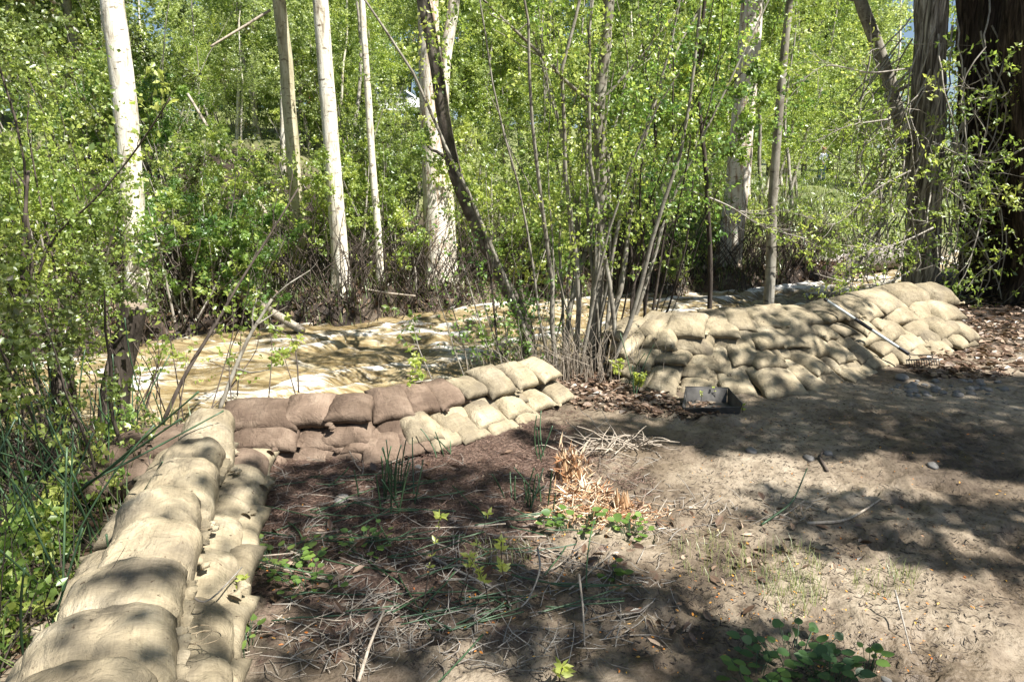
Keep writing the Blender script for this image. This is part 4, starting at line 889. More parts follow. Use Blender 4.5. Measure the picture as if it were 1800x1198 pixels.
# vines round the vine wrapped trunk
root = empty('climbing_vine', D(1620, 500, 9.3), 'tangled bare vines with leaves draping the grey trunk at right', 'vine'); pl = Plant(640); b0 = D(1620, 500, 9.3)
for k in range(120):
    a0 = pl.r.uniform(0, 6.28); z0 = pl.r.uniform(1.0, 3.9); r_ = pl.r.uniform(.26, .55); n = 12; q = []
    L = pl.r.uniform(.8, 2.2); sw = pl.r.uniform(-.8, .8)
    for j in range(n):
        t = j / (n - 1); a = a0 + pl.r.normal(0, .03) + t * sw; rr = r_ * (1 + .6 * math.sin(t * 3.1)) + (.45 * t * t if k % 3 == 0 else 0)
        c_ = np.interp(z0 - L * t, [0, 4], [b0[0] - .02, b0[0] + .15]); q.append((c_ + math.cos(a) * rr * 1.2, 9.6 + math.sin(a) * rr, max(.1, z0 - L * t)))
    pl.w.tube(np.array(q), np.linspace(.012, .005, n), 5, cap=False)
    if k % 3 != 1:
        for m_ in range(3): 
            j = pl.r.integers(3, 12); d = np.array((pl.r.normal(-.3, .8), pl.r.normal(-.6, .4), pl.r.normal(.1, .4))); pl.branch(q[j], d, pl.r.uniform(.4, 1.0), .006, 1, 2, -.1, .35, 5, .9, 9, .3)
local(pl.w, b0).build('vine_stems', M['twig'], root); local(pl.leaf_mesh(.06, .5), b0).build('leaves', M['leaf'], root)
# leafy boughs hanging in front of the dark trunks at right
def bough(pts, label, seed, n=12, L=.6, leafn=11, lm='leaf', r0=.012, bm='twig'):
    return stick(pts, r0, .004, label, M[bm], 'leafy_bough', leafn=leafn, group='boughs hanging at right', twigs=n, seed=seed, tl=L, cat='branch')
bough([D(1640, 250, 9.0), D(1680, 270, 8.6), D(1740, 290, 8.2), D(1800, 260, 8.0)], 'leafy bough reaching right across the dark trunk', 50, 10, .5, 9)
bough([D(1640, 400, 8.9), D(1600, 420, 8.6), D(1540, 440, 8.4), D(1480, 430, 8.3)], 'low leafy bough spreading left above the far wall end', 51, 16, .6)
bough([D(1660, 330, 8.9), D(1690, 350, 8.6), D(1700, 380, 8.4)], 'short leafy spray below the reaching bough', 52, 8, .4, 9)
bough([D(1600, 300, 9.0), D(1540, 330, 8.8), D(1470, 400, 8.6), D(1420, 380, 8.6)], 'drooping leafy bough left of the vines', 53, 16, .6)
bough([D(1600, 120, 9.2), D(1530, 130, 9.0), D(1450, 110, 8.8), D(1400, 150, 8.8)], 'upper leafy bough spreading left of the vine trunk', 54, 18, .8, 12)
bough([D(1560, 210, 9.2), D(1490, 220, 9.0), D(1430, 250, 8.8)], 'middle leafy bough left of the vine trunk', 55, 16, .7, 11)
bough([D(1610, 470, 8.9), D(1560, 500, 8.7), D(1500, 500, 8.6), D(1430, 480, 8.6)], 'lowest bare bough trailing just above the water', 56, 12, .5, 5)
bough([D(1200, 330, 7.0), D(1280, 360, 7.0), D(1340, 400, 7.0), D(1420, 420, 7.0)], 'bough between the clump and slender grey tree', 57, 16, .6, 9)

# ------------------------------------------------------------------ rake, tray
def box(mb, c, s, R=None, bev=0):
    c = np.array(c, float); s = np.array(s, float) / 2
    v = np.array([(x, y, z) for x in (-1, 1) for y in (-1, 1) for z in (-1, 1)], float) * s
    if R is not None: v = v @ np.array(R).T
    mb.add(v + c, [(0, 1, 3, 2), (4, 6, 7, 5), (0, 4, 5, 1), (2, 3, 7, 6), (0, 2, 6, 4), (1, 5, 7, 3)])
t0 = D(1449, 525, 6.2); t1 = D(1597, 622, 6.05); t1 = t1 + 0
dirp = t1 - t0; 
root = empty('rake', t1, 'rake with pale and black pole leaning on the right sandbag wall', 'rake')
def seg(a, b, r, nm, m, k=10):
    mb = MB(); pts = np.array([t0 + dirp * s_ for s_ in np.linspace(a, b, 6)]) - t1; mb.tube(pts, r, k); return mb.build(nm, m, root)
seg(0, .03, .017, 'end_cap', M['black_grip']); seg(.03, .36, .0135, 'upper_pole', M['pole_white']); seg(.36, .56, .0165, 'grip', M['black_grip']); seg(.56, .88, .0135, 'lower_pole', M['pole_white']); seg(.88, 1.0, .016, 'socket', M['black_grip'])
mb = MB(); hx = np.array((.985, .17, 0)); bar = [np.array((0.02, 0, -.02)) + hx * s_ for s_ in (-.06, .06, .18, .34)]
mb.tube(np.array([(0, 0, 0), (.06, 0, -.01), (.17, .03, -.015), (.30, .05, -.03)]), .004, 5); mb.tube(np.array([(0, 0, 0), (.02, 0, -.03), (.0, -.01, -.055)]), .005, 5)
mb.tube(np.array([(-.02, -.01, -.055), (.14, .02, -.055), (.31, .05, -.055)]), .007, 6)
mb.build('rake_head', M['galv'], root)
for k in range(14):
    mb = MB(); q = np.array((-.02, -.01, -.055)) + np.array((.33, .06, 0)) * k / 13; mb.tube(np.array([q, q + (0, -.02, -.03), q + (0, -.03, -.06)]), [.004, .0035, .002], 5); mb.build('tine', M['galv'], root)
# open metal tray lying in front of the wall
c = P(1247, 714, 0); root = empty('metal_tray', (c[0], c[1], gz(c[0], c[1])), 'open dull metal tray with sloping sides in front of the right wall', 'tray', rz=-.08); root.scale = (.93, .93, .85)
def panel(nm, a, b, c_, d, th=.006):
    a, b, c_, d = [np.array(q, float) for q in (a, b, c_, d)]; n = np.cross(b - a, d - a); n = n / np.linalg.norm(n) * th
    mb = MB(); mb.add(np.array([a, b, c_, d, a + n, b + n, c_ + n, d + n]), [(0, 3, 2, 1), (4, 5, 6, 7), (0, 1, 5, 4), (1, 2, 6, 5), (2, 3, 7, 6), (3, 0, 4, 7)]); mb.build(nm, M['galv'], root, smooth=False)
panel('floor_panel', (-.21, -.13, .004), (.20, -.13, .004), (.17, .15, .004), (-.15, .15, .004))
panel('back_panel', (-.15, .153, .004), (.17, .153, .004), (.18, .20, .125), (-.16, .20, .125))
panel('side_panel', (-.213, -.13, .004), (-.153, .15, .004), (-.163, .20, .125), (-.235, -.10, .05))
panel('side_panel', (.203, -.13, .004), (.173, .15, .004), (.183, .20, .125), (.215, -.15, .10))
panel('front_panel', (-.21, -.135, .004), (.20, -.135, .004), (.205, -.15, .065), (-.225, -.15, .045))
mb = MB(); mb.tube(np.array([(-.235, -.15, .048), (.0, -.155, .058), (.213, -.155, .072), (.215, -.15, .10), (.20, .03, .115), (.186, .20, .128), (0, .203, .128), (-.165, .20, .128)]), .005, 5); mb.build('rim', M['galv'], root)

# ------------------------------------------------------------------ car, person, post
q = D(692, 243, 40.0); gzq = gz(q[0], 40.0)
root = empty('parked_car', (q[0] + .3, 40.0, q[2] - .95), 'white car with red tail light parked up the far slope', 'car', rz=.25)
def hull(prof, hw, nm, m, par, taper=None):
    """side profile (x,z) swept across the width"""
    mb = MB(); n = len(prof); ys = [-1, -.92, .92, 1]; V = []
    for yv in ys:
        for (x, z) in prof:
            s_ = .96 if abs(yv) == 1 else 1.0; tw = hw * (1 - (.14 if taper and z > taper else 0)); V.append((x * s_, yv * tw, z if z > .4 else z + (.02 if abs(yv) == 1 else 0)))
    F_ = []
    for a in range(3):
        for j in range(n): F_.append((a * n + j, a * n + (j + 1) % n, (a + 1) * n + (j + 1) % n, (a + 1) * n + j))
    mb.add(np.array(V), F_); 
    cen0 = len(V); mb.v[0] = np.vstack([mb.v[0], [(0, -hw * .96, .8)], [(0, hw * .96, .8)]]); mb.a[0] = np.full(cen0 + 2, .5); mb.n += 2
    mb.tri = [[(j + 1) % n, j, cen0] for j in range(n)] + [[3 * n + j, 3 * n + (j + 1) % n, cen0 + 1] for j in range(n)]
    return mb.build(nm, m, par, smooth=False)
hull([(-2.2, .35), (-2.25, .8), (-2.05, 1.02), (-1.85, 1.05), (1.0, 1.02), (1.95, .9), (2.15, .7), (2.1, .35)], .88, 'body', M['car_paint'], root)
hull([(-1.95, 1.04), (-1.45, 1.5), (-.9, 1.58), (.3, 1.55), (1.1, 1.04)], .80, 'cabin', M['car_paint'], root, 1.3)
for s_ in (-1, 1):
    mb = MB(); mb.add(np.array([(-1.55, s_ * .81, 1.08), (.85, s_ * .81, 1.08), (.25, s_ * .72, 1.46), (-1.3, s_ * .72, 1.46)]) , [(0, 1, 2, 3)]); mb.build('side_window', M['glass_dark'], root, smooth=False)
    for x in (-1.4, 1.35):
        mb = MB(); mb.tube(np.array([(x, s_ * .70, .33), (x, s_ * .9, .33)]), .33, 20); mb.build('wheel', M['rubber'], root)
    mb = MB(); box(mb, (-2.2, s_ * .74, .88), (.12, .22, .26)); mb.build('tail_light', M['tail_red'], root, smooth=False)
    mb = MB(); box(mb, (2.08, s_ * .66, .76), (.12, .3, .12)); mb.build('headlight', M['pole_white'], root, smooth=False)
mb = MB(); mb.add(np.array([(-1.93, -.66, 1.1), (-1.93, .66, 1.1), (-1.53, .58, 1.46), (-1.53, -.58, 1.46)]) + np.array((-.03, 0, .02)), [(0, 1, 2, 3)]); mb.build('rear_window', M['glass_dark'], root, smooth=False)
# ground pad check: the car stands on the hillside
root.location.z = gz(q[0] + .3, 40.0)

# person (skin-modified continuous body)
pq = D(1443, 322, 36.0); pz = gz(pq[0], 36.0)
def skinned(name, joints, edges, mat_, parent, sub=2):
    me = bpy.data.meshes.new(name); me.from_pydata([j[:3] for j in joints], edges, []); o = bpy.data.objects.new(name, me); C.objects.link(o); o.parent = parent
    md = o.modifiers.new('skin', 'SKIN'); sv = me.skin_vertices[0].data
    for k, j in enumerate(joints): sv[k].radius = (j[3], j[4] if len(j) > 4 else j[3])
    sv[0].use_root = True; s2 = o.modifiers.new('sub', 'SUBSURF'); s2.levels = s2.render_levels = sub; me.materials.append(mat_); return o
pr = empty('person', (pq[0], 36.0, pz), 'person in pale blue shirt, jeans and red cap standing on the far grassy slope', 'person', rz=.3)
J = [(0, 0, .95, .15, .11), (0, 0, 1.15, .14, .10), (0, 0, 1.38, .17, .11), (0, 0, 1.5, .06), (0, .01, 1.60, .09), (0, .01, 1.72, .075),
     (.17, 0, 1.42, .055), (.24, -.02, 1.16, .045), (.10, -.2, 1.12, .035), (.04, -.27, 1.16, .03),
     (-.17, 0, 1.42, .055), (-.25, -.02, 1.16, .045), (-.12, -.2, 1.14, .035), (-.05, -.27, 1.17, .03),
     (.10, 0, .88, .09), (.11, -.01, .48, .06), (.12, 0, .08, .045), (.12, -.14, .04, .04),
     (-.10, 0, .88, .09), (-.11, .02, .48, .06), (-.12, .03, .08, .045), (-.13, -.11, .04, .04)]
E = [(0, 1), (1, 2), (2, 3), (3, 4), (4, 5), (2, 6), (6, 7), (7, 8), (8, 9), (2, 10), (10, 11), (11, 12), (12, 13), (0, 14), (14, 15), (15, 16), (16, 17), (0, 18), (18, 19), (19, 20), (20, 21)]
skinned('body', J, E, M['skin'], pr)
skinned('shirt', [(0, 0, .93, .165, .125), (0, 0, 1.15, .155, .115), (0, 0, 1.38, .185, .125), (0, 0, 1.46, .10), (.18, 0, 1.42, .07), (.25, -.02, 1.16, .06), (.13, -.17, 1.12, .05), (-.18, 0, 1.42, .07), (-.26, -.02, 1.16, .06), (-.14, -.17, 1.14, .05)], [(0, 1), (1, 2), (2, 3), (2, 4), (4, 5), (5, 6), (2, 7), (7, 8), (8, 9)], M['jacket'], pr)
skinned('jeans', [(0, 0, .98, .16, .12), (.10, 0, .86, .10), (.11, -.01, .48, .08), (.12, 0, .08, .07), (-.10, 0, .86, .10), (-.11, .02, .48, .08), (-.12, .03, .08, .07)], [(0, 1), (1, 2), (2, 3), (0, 4), (4, 5), (5, 6)], M['jeans'], pr)
mb = MB(); th = np.arange(12) / 12 * 2 * np.pi
prof = [(.103, 1.68), (.100, 1.74), (.075, 1.79), (.02, 1.81)]
V = np.array([(r_ * math.cos(a), .01 + r_ * math.sin(a), z) for (r_, z) in prof for a in th] + [(.08, -.08, 1.69), (.06, -.19, 1.675), (-.06, -.19, 1.675), (-.08, -.08, 1.69)])
mb.add(V, [(k * 12 + j, k * 12 + (j + 1) % 12, (k + 1) * 12 + (j + 1) % 12, (k + 1) * 12 + j) for k in range(3) for j in range(12)] + [(48, 49, 50, 51)]); mb.build('cap', M['cap'], pr)
# rusty red post on the hillside
q = D(543, 165, 30.0); mb = MB(); bz = gz(q[0], 30.0); mb.tube(np.array([(0, 0, -.1), (0, 0, q[2] - bz + .4)]), .07, 8); r_ = mb.build('post', M['post_red']); r_.location = (q[0], 30.0, bz)
setp(r_, 'rust red post standing on the hillside left of the white trunk', 'post')

# ------------------------------------------------------------------ GROUND DEBRIS
rs = np.random.default_rng(2024)
def gpts(n, poly_or_px):
    """random ground points inside a list of photo pixel ellipses (cx,cy,rx,ry)"""
    out = []
    w_ = np.array([e[2] * e[3] for e in poly_or_px], float); w_ /= w_.sum()
    for k in rs.choice(len(poly_or_px), n, p=w_):
        cx, cy, rx, ry = poly_or_px[k]; a = rs.uniform(0, 6.283); r = math.sqrt(rs.uniform()); 
        q = P(cx + rx * r * math.cos(a), max(430, cy + ry * r * math.sin(a)), 0); out.append(q[:2])
    out = np.array(out); ok = out[:, 1] < Yn(out[:, 0]) - .05; return out[ok]
def zat(xy): return ground_z(xy[:, 0], xy[:, 1])
def slivers(name, xy, L, r, m, label, cat, lift=.006, tilt=.12, k=3, bend=.1, tint=None):
    mb = MB(); z = zat(xy)
    for (x, y), z0 in zip(xy, z):
        a = rs.uniform(0, 6.283); l = L * rs.uniform(.4, 1.3); dz = abs(rs.normal(0, tilt)) * l
        d = np.array((math.cos(a), math.sin(a), 0)); s_ = np.array((-d[1], d[0], 0)) * rs.normal(0, bend) * l
        p = np.array((x, y, z0 + lift * rs.uniform(.2, 1.6)))
        mb.tube(np.array([p, p + d * l * .5 + s_ + (0, 0, dz * .6), p + d * l + (0, 0, dz)]), np.array((1, .9, .5)) * r * rs.uniform(.6, 1.3), k, a=rs.uniform(0, 1) if tint is None else tint, cap=False)
    return setp(mb.build(name, m), label, cat, kind='stuff')
needle_zone = [(560, 860, 150, 70), (700, 850, 190, 65), (850, 790, 130, 35), (960, 740, 90, 25), (620, 930, 190, 50), (1000, 850, 150, 60)]
slivers('needle_litter', gpts(9000, needle_zone), .045, .0016, M['needle_litter'], 'red brown needle litter carpeting the ground below the middle wall', 'litter', tilt=.25)
slivers('grey_twigs', gpts(900, [(700, 900, 300, 110), (620, 1100, 120, 90), (1080, 800, 90, 40), (1360, 890, 130, 25), (1080, 700, 90, 18), (900, 1050, 300, 130), (1180, 900, 90, 60), (1760, 560, 50, 40)]), .13, .0023, M['twig'], 'small grey twigs scattered over the mud', 'twigs', tilt=.2)
slivers('pale_stalks', gpts(130, [(560, 1130, 160, 70), (700, 1120, 150, 60), (1100, 800, 80, 30), (1190, 890, 80, 45), (620, 800, 90, 12), (1070, 690, 80, 20)]),   .13, .0024, M['twig_pale'], 'broken pale stalks strewn over the near ground', 'dry stalks', tilt=.25)
slivers('wood_chips', gpts(5200, [(1500, 950, 330, 240), (900, 1050, 450, 140), (1500, 740, 330, 80), (1250, 850, 200, 90)]), .024, .0021, M['twig_dark'], 'dark bits of bark and twig on the mud', 'bark bits', tilt=.1)
def flat_leaves(name, xy, size, m, label, cat, ratio=.6, lift=.012, tint=None, flat=.35):
    mb = MB(); n = len(xy); z = zat(xy); pos = np.stack([xy[:, 0], xy[:, 1], z + lift * rs.uniform(.3, 1.5, n)], -1)
    a = rs.uniform(0, 6.283, n); d = np.stack([np.cos(a), np.sin(a), rs.normal(0, flat * .5, n)], -1); d /= np.linalg.norm(d, axis=1)[:, None]
    up = np.stack([rs.normal(0, flat, n), rs.normal(0, flat, n), np.ones(n)], -1); sd = np.cross(d, up); sd /= np.linalg.norm(sd, axis=1)[:, None]; nm = np.cross(sd, d)
    L = size * rs.uniform(.35, 1.5, n)[:, None]; W = L * ratio * .5 * rs.uniform(.5, 1.2, n)[:, None]; cu = rs.uniform(-.1, .5, n)[:, None] * W
    v = np.stack([pos, pos + d * L * .35 + sd * W + nm * cu, pos + d * L * .7 + sd * W * .8 + nm * cu, pos + d * L - nm * L * .05, pos + d * L * .7 - sd * W * .8 + nm * cu, pos + d * L * .35 - sd * W + nm * cu], 1).reshape(-1, 3)
    b = np.arange(n)[:, None] * 6; f = np.concatenate([b + np.array([[0, 1, 2, 3]]), b + np.array([[0, 3, 4, 5]])])
    mb.add(v, f, np.repeat(rs.uniform(0, 1, n) if tint is None else np.clip(tint + rs.normal(0, .15, n), 0, 1), 6)); return setp(mb.build(name, m, smooth=False), label, cat, kind='stuff')
flat_leaves('dead_leaves', gpts(2200, [(1740, 545, 90, 50), (1690, 530, 40, 25), (1700, 640, 110, 25), (1750, 600, 60, 30)]), .07, M['dead_leaf'], 'brown fallen leaves covering the ground beneath the big right trunks', 'fallen leaves')
flat_leaves('dead_leaves', gpts(1500, [(1080, 695, 90, 25), (1050, 670, 80, 20), (1130, 710, 70, 14), (1200, 720, 80, 14)]), .055, M['dead_leaf'], 'pale dry leaves at the foot of the central clump', 'fallen leaves')
flat_leaves('dead_leaves', gpts(380, [(560, 1050, 170, 120), (860, 900, 300, 120), (1150, 1000, 200, 120), (1350, 885, 60, 18), (1420, 930, 130, 60)]), .05, M['dead_leaf'], 'scattered withered leaves on the near mud', 'fallen leaves', ratio=.5, flat=.7)
flat_leaves('bud_scales', gpts(900, [(1500, 900, 300, 280), (1100, 1050, 400, 140), (1450, 700, 300, 50), (500, 1000, 100, 150)]), .013, M['scales'], 'tiny orange bud scales dotting the mud', 'bud scales', ratio=.45, lift=.008)
# left undergrowth litter
xy = np.stack([rs.uniform(-3.6, -1.45, 2600), rs.uniform(1.2, 4.3, 2600)], -1); xy = xy[xy[:, 0] < -1.35 - .22 * (xy[:, 1] - 1.2)]
flat_leaves('dead_leaves', xy, .06, M['dead_leaf'], 'dark leaf litter under the brush left of the near wall', 'fallen leaves', tint=.2)
slivers('tangled_twigs', xy[:800], .35, .003, M['twig_dark'], 'tangled twigs in the undergrowth left of the near wall', 'twigs', tilt=.9)
# far bank litter and brush
xs = rs.uniform(-9, 8, 9000); dd = np.abs(rs.normal(0, 1.3, 9000)) + .05; ysf = Yf(xs) + dd
mb = MB(); zz = ground_z(xs, ysf); leaves(mb, np.stack([xs, ysf, zz + .02], -1), .10, rs, .6, .2); setp(mb.build('bank_litter', M['dead_leaf']), 'brown leaf litter and debris along the far bank', 'fallen leaves', kind='stuff')
mb = MB()
for k in range(1900):
    x = rs.uniform(-9, 6); y = float(Yf(x)) - .05 + abs(rs.normal(0, .9)); z = gz(x, y); L = rs.uniform(.4, 1.6); a = rs.normal(0, .7)
    p = np.array((x, y, z)); mb.tube(np.array([p, p + (L * .5 * math.sin(a), rs.normal(0, .15), L * .55), p + (L * math.sin(a), rs.normal(0, .3), L * (.75 + .2 * math.cos(a)))]), [.009, .006, .003], 3, cap=False)
setp(mb.build('dead_brush', M['twig_dark']), 'tangle of bare grey brush stems along the far bank', 'brush', kind='stuff')

xs = rs.uniform(-9, 9, 9000); dd = rs.uniform(-.15, 1, 9000) ** 1 * .9; ysf = Yf(xs) + dd; zz = ground_z(xs, ysf); mb = MB(); leaves(mb, np.stack([xs, ysf, zz + .01], -1), .07, rs, .5, .5); setp(mb.build('bank_litter', M['dead_leaf']), 'withered leaves hanging over the edge of the far bank', 'fallen leaves', kind='stuff')
xs = rs.uniform(-8, 5, 5000); dd = rs.uniform(-.1, 1.2, 5000); ysf = Yf(xs) + dd; LATE = (xs, ysf)
# horsetails
def horsetail(p0, d, L, r=.0042, label=None, group=None, curve=.1, seed=0, name='horsetail_stalk'):
    g = np.random.default_rng(seed); n = 14; d = np.array(d, float); d /= np.linalg.norm(d); s_ = g.normal(size=3); s_ -= d * s_.dot(d); s_ /= np.linalg.norm(s_)
    t = np.linspace(0, 1, n); pts = np.array(p0) + d * L * t[:, None] + s_ * (curve * L * t ** 2)[:, None]
    if abs(d[2]) < .3: pts[:, 2] = np.maximum(pts[:, 2], np.array([gz(q[0], q[1]) for q in pts]) + r * 1.2)
    rr = np.full(n, r); rr[1::3] *= 1.25; mb = MB(); mb.tube(pts, rr * np.linspace(1, .75, n), 6, a=g.uniform(.1, .9))
    return mb
def standing_clump(px, py, n, h, seed, label, spread=.05, name='horsetail_clump'):
    q = P(px, py, 0); z = gz(q[0], q[1]); root = empty(name, (q[0], q[1], z), label, 'horsetail', 'horsetail clumps'); g = np.random.default_rng(seed)
    for k in range(n):
        horsetail((g.normal(0, spread), g.normal(0, spread), -.02), (g.normal(0, .22), g.normal(0, .22), 1), h * g.uniform(.5, 1.1), label=None, curve=g.normal(0, .2), seed=seed * 50 + k).build('stalk', M['horsetail'], root)
standing_clump(690, 850, 12, .30, 1, 'dark green horsetail clump in front of the brown sandbags', .06)
standing_clump(700, 880, 8, .3, 2, 'splayed horsetail stalks on the needle litter mid foreground', .09)
standing_clump(935, 870, 14, .26, 3, 'horsetail clump beside the shredded orange stump', .05)
standing_clump(955, 800, 4, .28, 4, 'sparse upright horsetails behind the shredded stump', .04)
standing_clump(1125, 690, 4, .5, 5, 'long pale horsetails leaning before the right wall left end', .08)
standing_clump(780, 800, 4, .22, 6, 'small horsetail tuft under the middle wall', .05)
for k, (px_, py_) in enumerate([(40, 900), (90, 820), (20, 1020), (130, 880), (60, 1120), (170, 800), (100, 960), (10, 960), (230, 790), (70, 1000)]):
    standing_clump(px_, py_, 7, .75, 20 + k, 'tall green jointed horsetails in the undergrowth left of the near wall', .12)
for (pa, pb, za, zb) in [((120, 880), (345, 700), .1, .75), ((90, 900), (310, 725), .1, .7), ((150, 850), (395, 725), .2, .45)]:
    a = P(*pa, za); b = P(*pb, zb); b[1] = min(b[1], 3.5); L = np.linalg.norm(b - a); mb = horsetail(a, b - a, L, .005, curve=.03, seed=int(pa[0])); setp(mb.build('horsetail_stalk', M['horsetail']), 'long green horsetail stalk leaning over the far end of left wall', 'horsetail', 'horsetails leaning over the left wall')
zone_h = [(620, 830, 130, 30), (700, 900, 190, 70), (560, 1000, 150, 80), (800, 1000, 250, 120)]
pts = gpts(95, zone_h)
for k, (x, y) in enumerate(pts):
    a = rs.normal(0, .7) + (math.pi if rs.uniform() < .5 else 0); z = gz(x, y) + .012; L = rs.uniform(.16, .48)
    mb = horsetail((0, 0, z), (math.cos(a), math.sin(a) * .8, abs(rs.normal(.03, .08))), L, .0033, curve=rs.normal(0, .12), seed=700 + k)
    mb2 = MB(); loc = np.array((x, y, 0)); v = np.vstack(mb.v)
    v[:, 2] = v[:, 2]; mb.v = [v - np.array((0, 0, z))]; o = mb.build('horsetail_stalk', M['horsetail'] if k % 6 else M['twig_pale']); o.location = (x, y, z)
    setp(o, 'fallen green horsetail stalk lying on the near ground' if k % 6 else 'dry bleached stalk lying on the near ground', 'stalk', 'fallen horsetail stalks' if k % 6 else 'bleached stalks')
# hand placed longer sticks
def ground_stick(pxs, z1, r, m, label, name='stick', cat='stick', zs=None):
    pts = [P(a, b, 0.012 if zs is None else zs[k]) for k, (a, b) in enumerate(pxs)]
    for k, p_ in enumerate(pts): p_[2] = (zs[k] if zs else .012) + gz(p_[0], p_[1])
    sp = smooth_path(np.array(pts), 14); mb = MB(); mb.tube(sp, np.linspace(r, r * .55, 14), 7); o = mb.build(name, m); return setp(o, label, cat)
ground_stick([(1420, 905), (1480, 905), (1510, 893), (1548, 868)], 0, .009, M['twig_pale'], 'pale bare stick lying on the mud at right of centre')
ground_stick([(1345, 895), (1380, 890), (1415, 868)], 0, .006, M['twig_pale'], 'short pale stick in the leaf pile right of centre')
ground_stick([(1340, 905), (1395, 870), (1420, 812)], 0, .006, M['horsetail'], 'green stalk rising out of the leaf pile right of centre', zs=[.01, .05, .17])
ground_stick([(760, 970), (820, 1000), (880, 1030), (898, 1062)], 0, .007, M['twig'], 'curved grey stick behind the yellow green seedlings')
ground_stick([(1018, 1000), (1025, 1060), (1028, 1135)], 0, .005, M['twig_pale'], 'upright pale stick in the near centre mud', zs=[.16, .09, .0])
ground_stick([(630, 1198), (650, 1130), (675, 1070)], 0, .007, M['twig_pale'], 'leaning pale stalk at the bottom centre', zs=[.03, .1, .17])
ground_stick([(945, 952), (952, 990), (930, 1050), (915, 1066)], 0, .005, M['twig'], 'bent grey stick right of the seedlings', zs=[.14, .1, .04, .01])
ground_stick([(418, 860), (500, 848), (540, 842)], 0, .004, M['horsetail'], 'green stalk lying from the left wall onto the litter')
ground_stick([(1455, 822), (1440, 800), (1448, 790)], 0, .010, M['twig_dark'], 'short dark forked stick on the shaded mud')
ground_stick([(1575, 1025), (1605, 1130)], 0, .004, M['twig'], 'thin grey stick standing near the lower right', zs=[.1, 0])
ground_stick([(310, 1010), (330, 1035), (360, 1060), (425, 992)], 0, .0045, M['twig'], 'dark curved stalk draped over the near low sandbags', zs=[.36, .30, .28, .2])
# pale branch pile behind the shredded stump
root = empty('branch_pile', P(1085, 790, 0), 'heap of bleached thin branches behind the shredded stump', 'branches'); q0 = P(1085, 790, 0); pl = Plant(88)
for k in range(60):
    a = pl.r.uniform(0, 6.28); p = np.array((pl.r.normal(0, .15), pl.r.normal(0, .08), pl.r.uniform(.01, .05))); d = np.array((math.cos(a), math.sin(a) * .5, pl.r.uniform(-.02, .5)))
    L = pl.r.uniform(.12, .38); n = 6; pts = [p]
    for j in range(n - 1):
        d = d / np.linalg.norm(d) + pl.r.normal(0, .22, 3) + np.array((0, 0, -.12)); pts.append(pts[-1] + d / np.linalg.norm(d) * L / n); pts[-1][2] = max(.008, pts[-1][2])
    pl.w.tube(np.array(pts), np.linspace(.0042, .0018, n), 5, cap=False)
pl.w.build('branches', M['twig_pale'], root)
for (pa, pb, pc, zc) in [((1030, 790), (1058, 770), (1090, 772), .12), ((1090, 800), (1060, 772), (1110, 795), .13)]:
    pass
# shredded stump: splinters bundle
q0 = P(1030, 870, 0); root = empty('shredded_stump', (q0[0], q0[1], gz(q0[0], q0[1])), 'shredded stump of bright orange splintered wood in centre foreground', 'stump')
def splinters(name, c, n, L, spread, up, seed, r=.003, lean=(0, 0)):
    g = np.random.default_rng(seed); mb = MB()
    for k in range(n):
        p = np.array(c) + g.normal(0, 1, 3) * np.array(spread); p[2] = abs(p[2]); d = g.normal(0, .45, 3) + np.array((lean[0], lean[1], up)); d /= np.linalg.norm(d); l = L * g.uniform(.4, 1.2); sd = g.normal(0, .18, 3) * l
        pts = np.array([p, p + d * l * .35 + sd, p + d * l * .7 + sd * 1.3, p + d * l + sd * .5]); pts[:, 2] = np.maximum(pts[:, 2], .003)
        mb.tube(pts, np.array((1, 1.1, .8, .2)) * r * g.uniform(.4, 1.4), 4, a=g.uniform(0, 1), cap=False)
    mb.build(name, M['shred'], root)
a = P(1005, 835, 0) - q0; b = P(1045, 890, 0) - q0; c_ = P(1095, 885, 0) - q0
def chunk(name, c, r0, h, seed, sq=.7, lean=(0, 0)):
    """broken block of fibrous wood: upright fibres of different length round a solid core"""
    g = np.random.default_rng(seed); mb = MB(); n = 90; th = np.arange(n) / n * 2 * np.pi
    top = h * (.55 + .45 * pn(np.cos(th) * 2.2 + seed, np.sin(th) * 2.2, 3) + g.uniform(-.09, .10, n)); rr = r0 * (1 + .25 * pn(np.cos(th) * 1.5, np.sin(th) * 1.5 + seed, 5) + g.uniform(-.09, .09, n))
    rows = []
    for t, k in ((0, 1.25), (.25, 1.02), (.6, .92), (1, .80)): rows.append(np.stack([c[0] + rr * k * np.cos(th) + lean[0] * t * h, c[1] + rr * k * sq * np.sin(th) + lean[1] * t * h, top * t - .01 * (t == 0)], -1))
    rows.append(np.stack([c[0] + rr * .4 * np.cos(th) + lean[0] * h, c[1] + rr * .4 * sq * np.sin(th), top * .55], -1)); rows.append(np.stack([c[0] + 0 * th + lean[0] * h, c[1] + 0 * th, np.full(n, h * .35)], -1))
    m_ = len(rows); col = np.concatenate([np.clip(g.uniform(.1, 1, n), 0, 1)] * m_)
    mb.add(np.concatenate(rows), [(k * n + j, k * n + (j + 1) % n, (k + 1) * n + (j + 1) % n, (k + 1) * n + j) for k in range(m_ - 1) for j in range(n)], col)
    mb.build(name, M['shred'], root, smooth=False)
def shards(name, c, n, L, spread, up, seed, ratio=.12, lean=(0, 0), zf=1.0):
    g = np.random.default_rng(seed); p = np.array(c) + g.normal(0, 1, (n, 3)) * np.array(spread); p[:, 2] = np.abs(p[:, 2]); mb = MB()
    leaves(mb, p, L, g, ratio, 0, dirs=np.tile(np.array((lean[0], lean[1], up)), (n, 1)), zf=zf); v = mb.v[0]; v[:, 2] = np.maximum(v[:, 2], .002); setp(mb.build(name, M['shred'], root, smooth=False), kind='stuff')
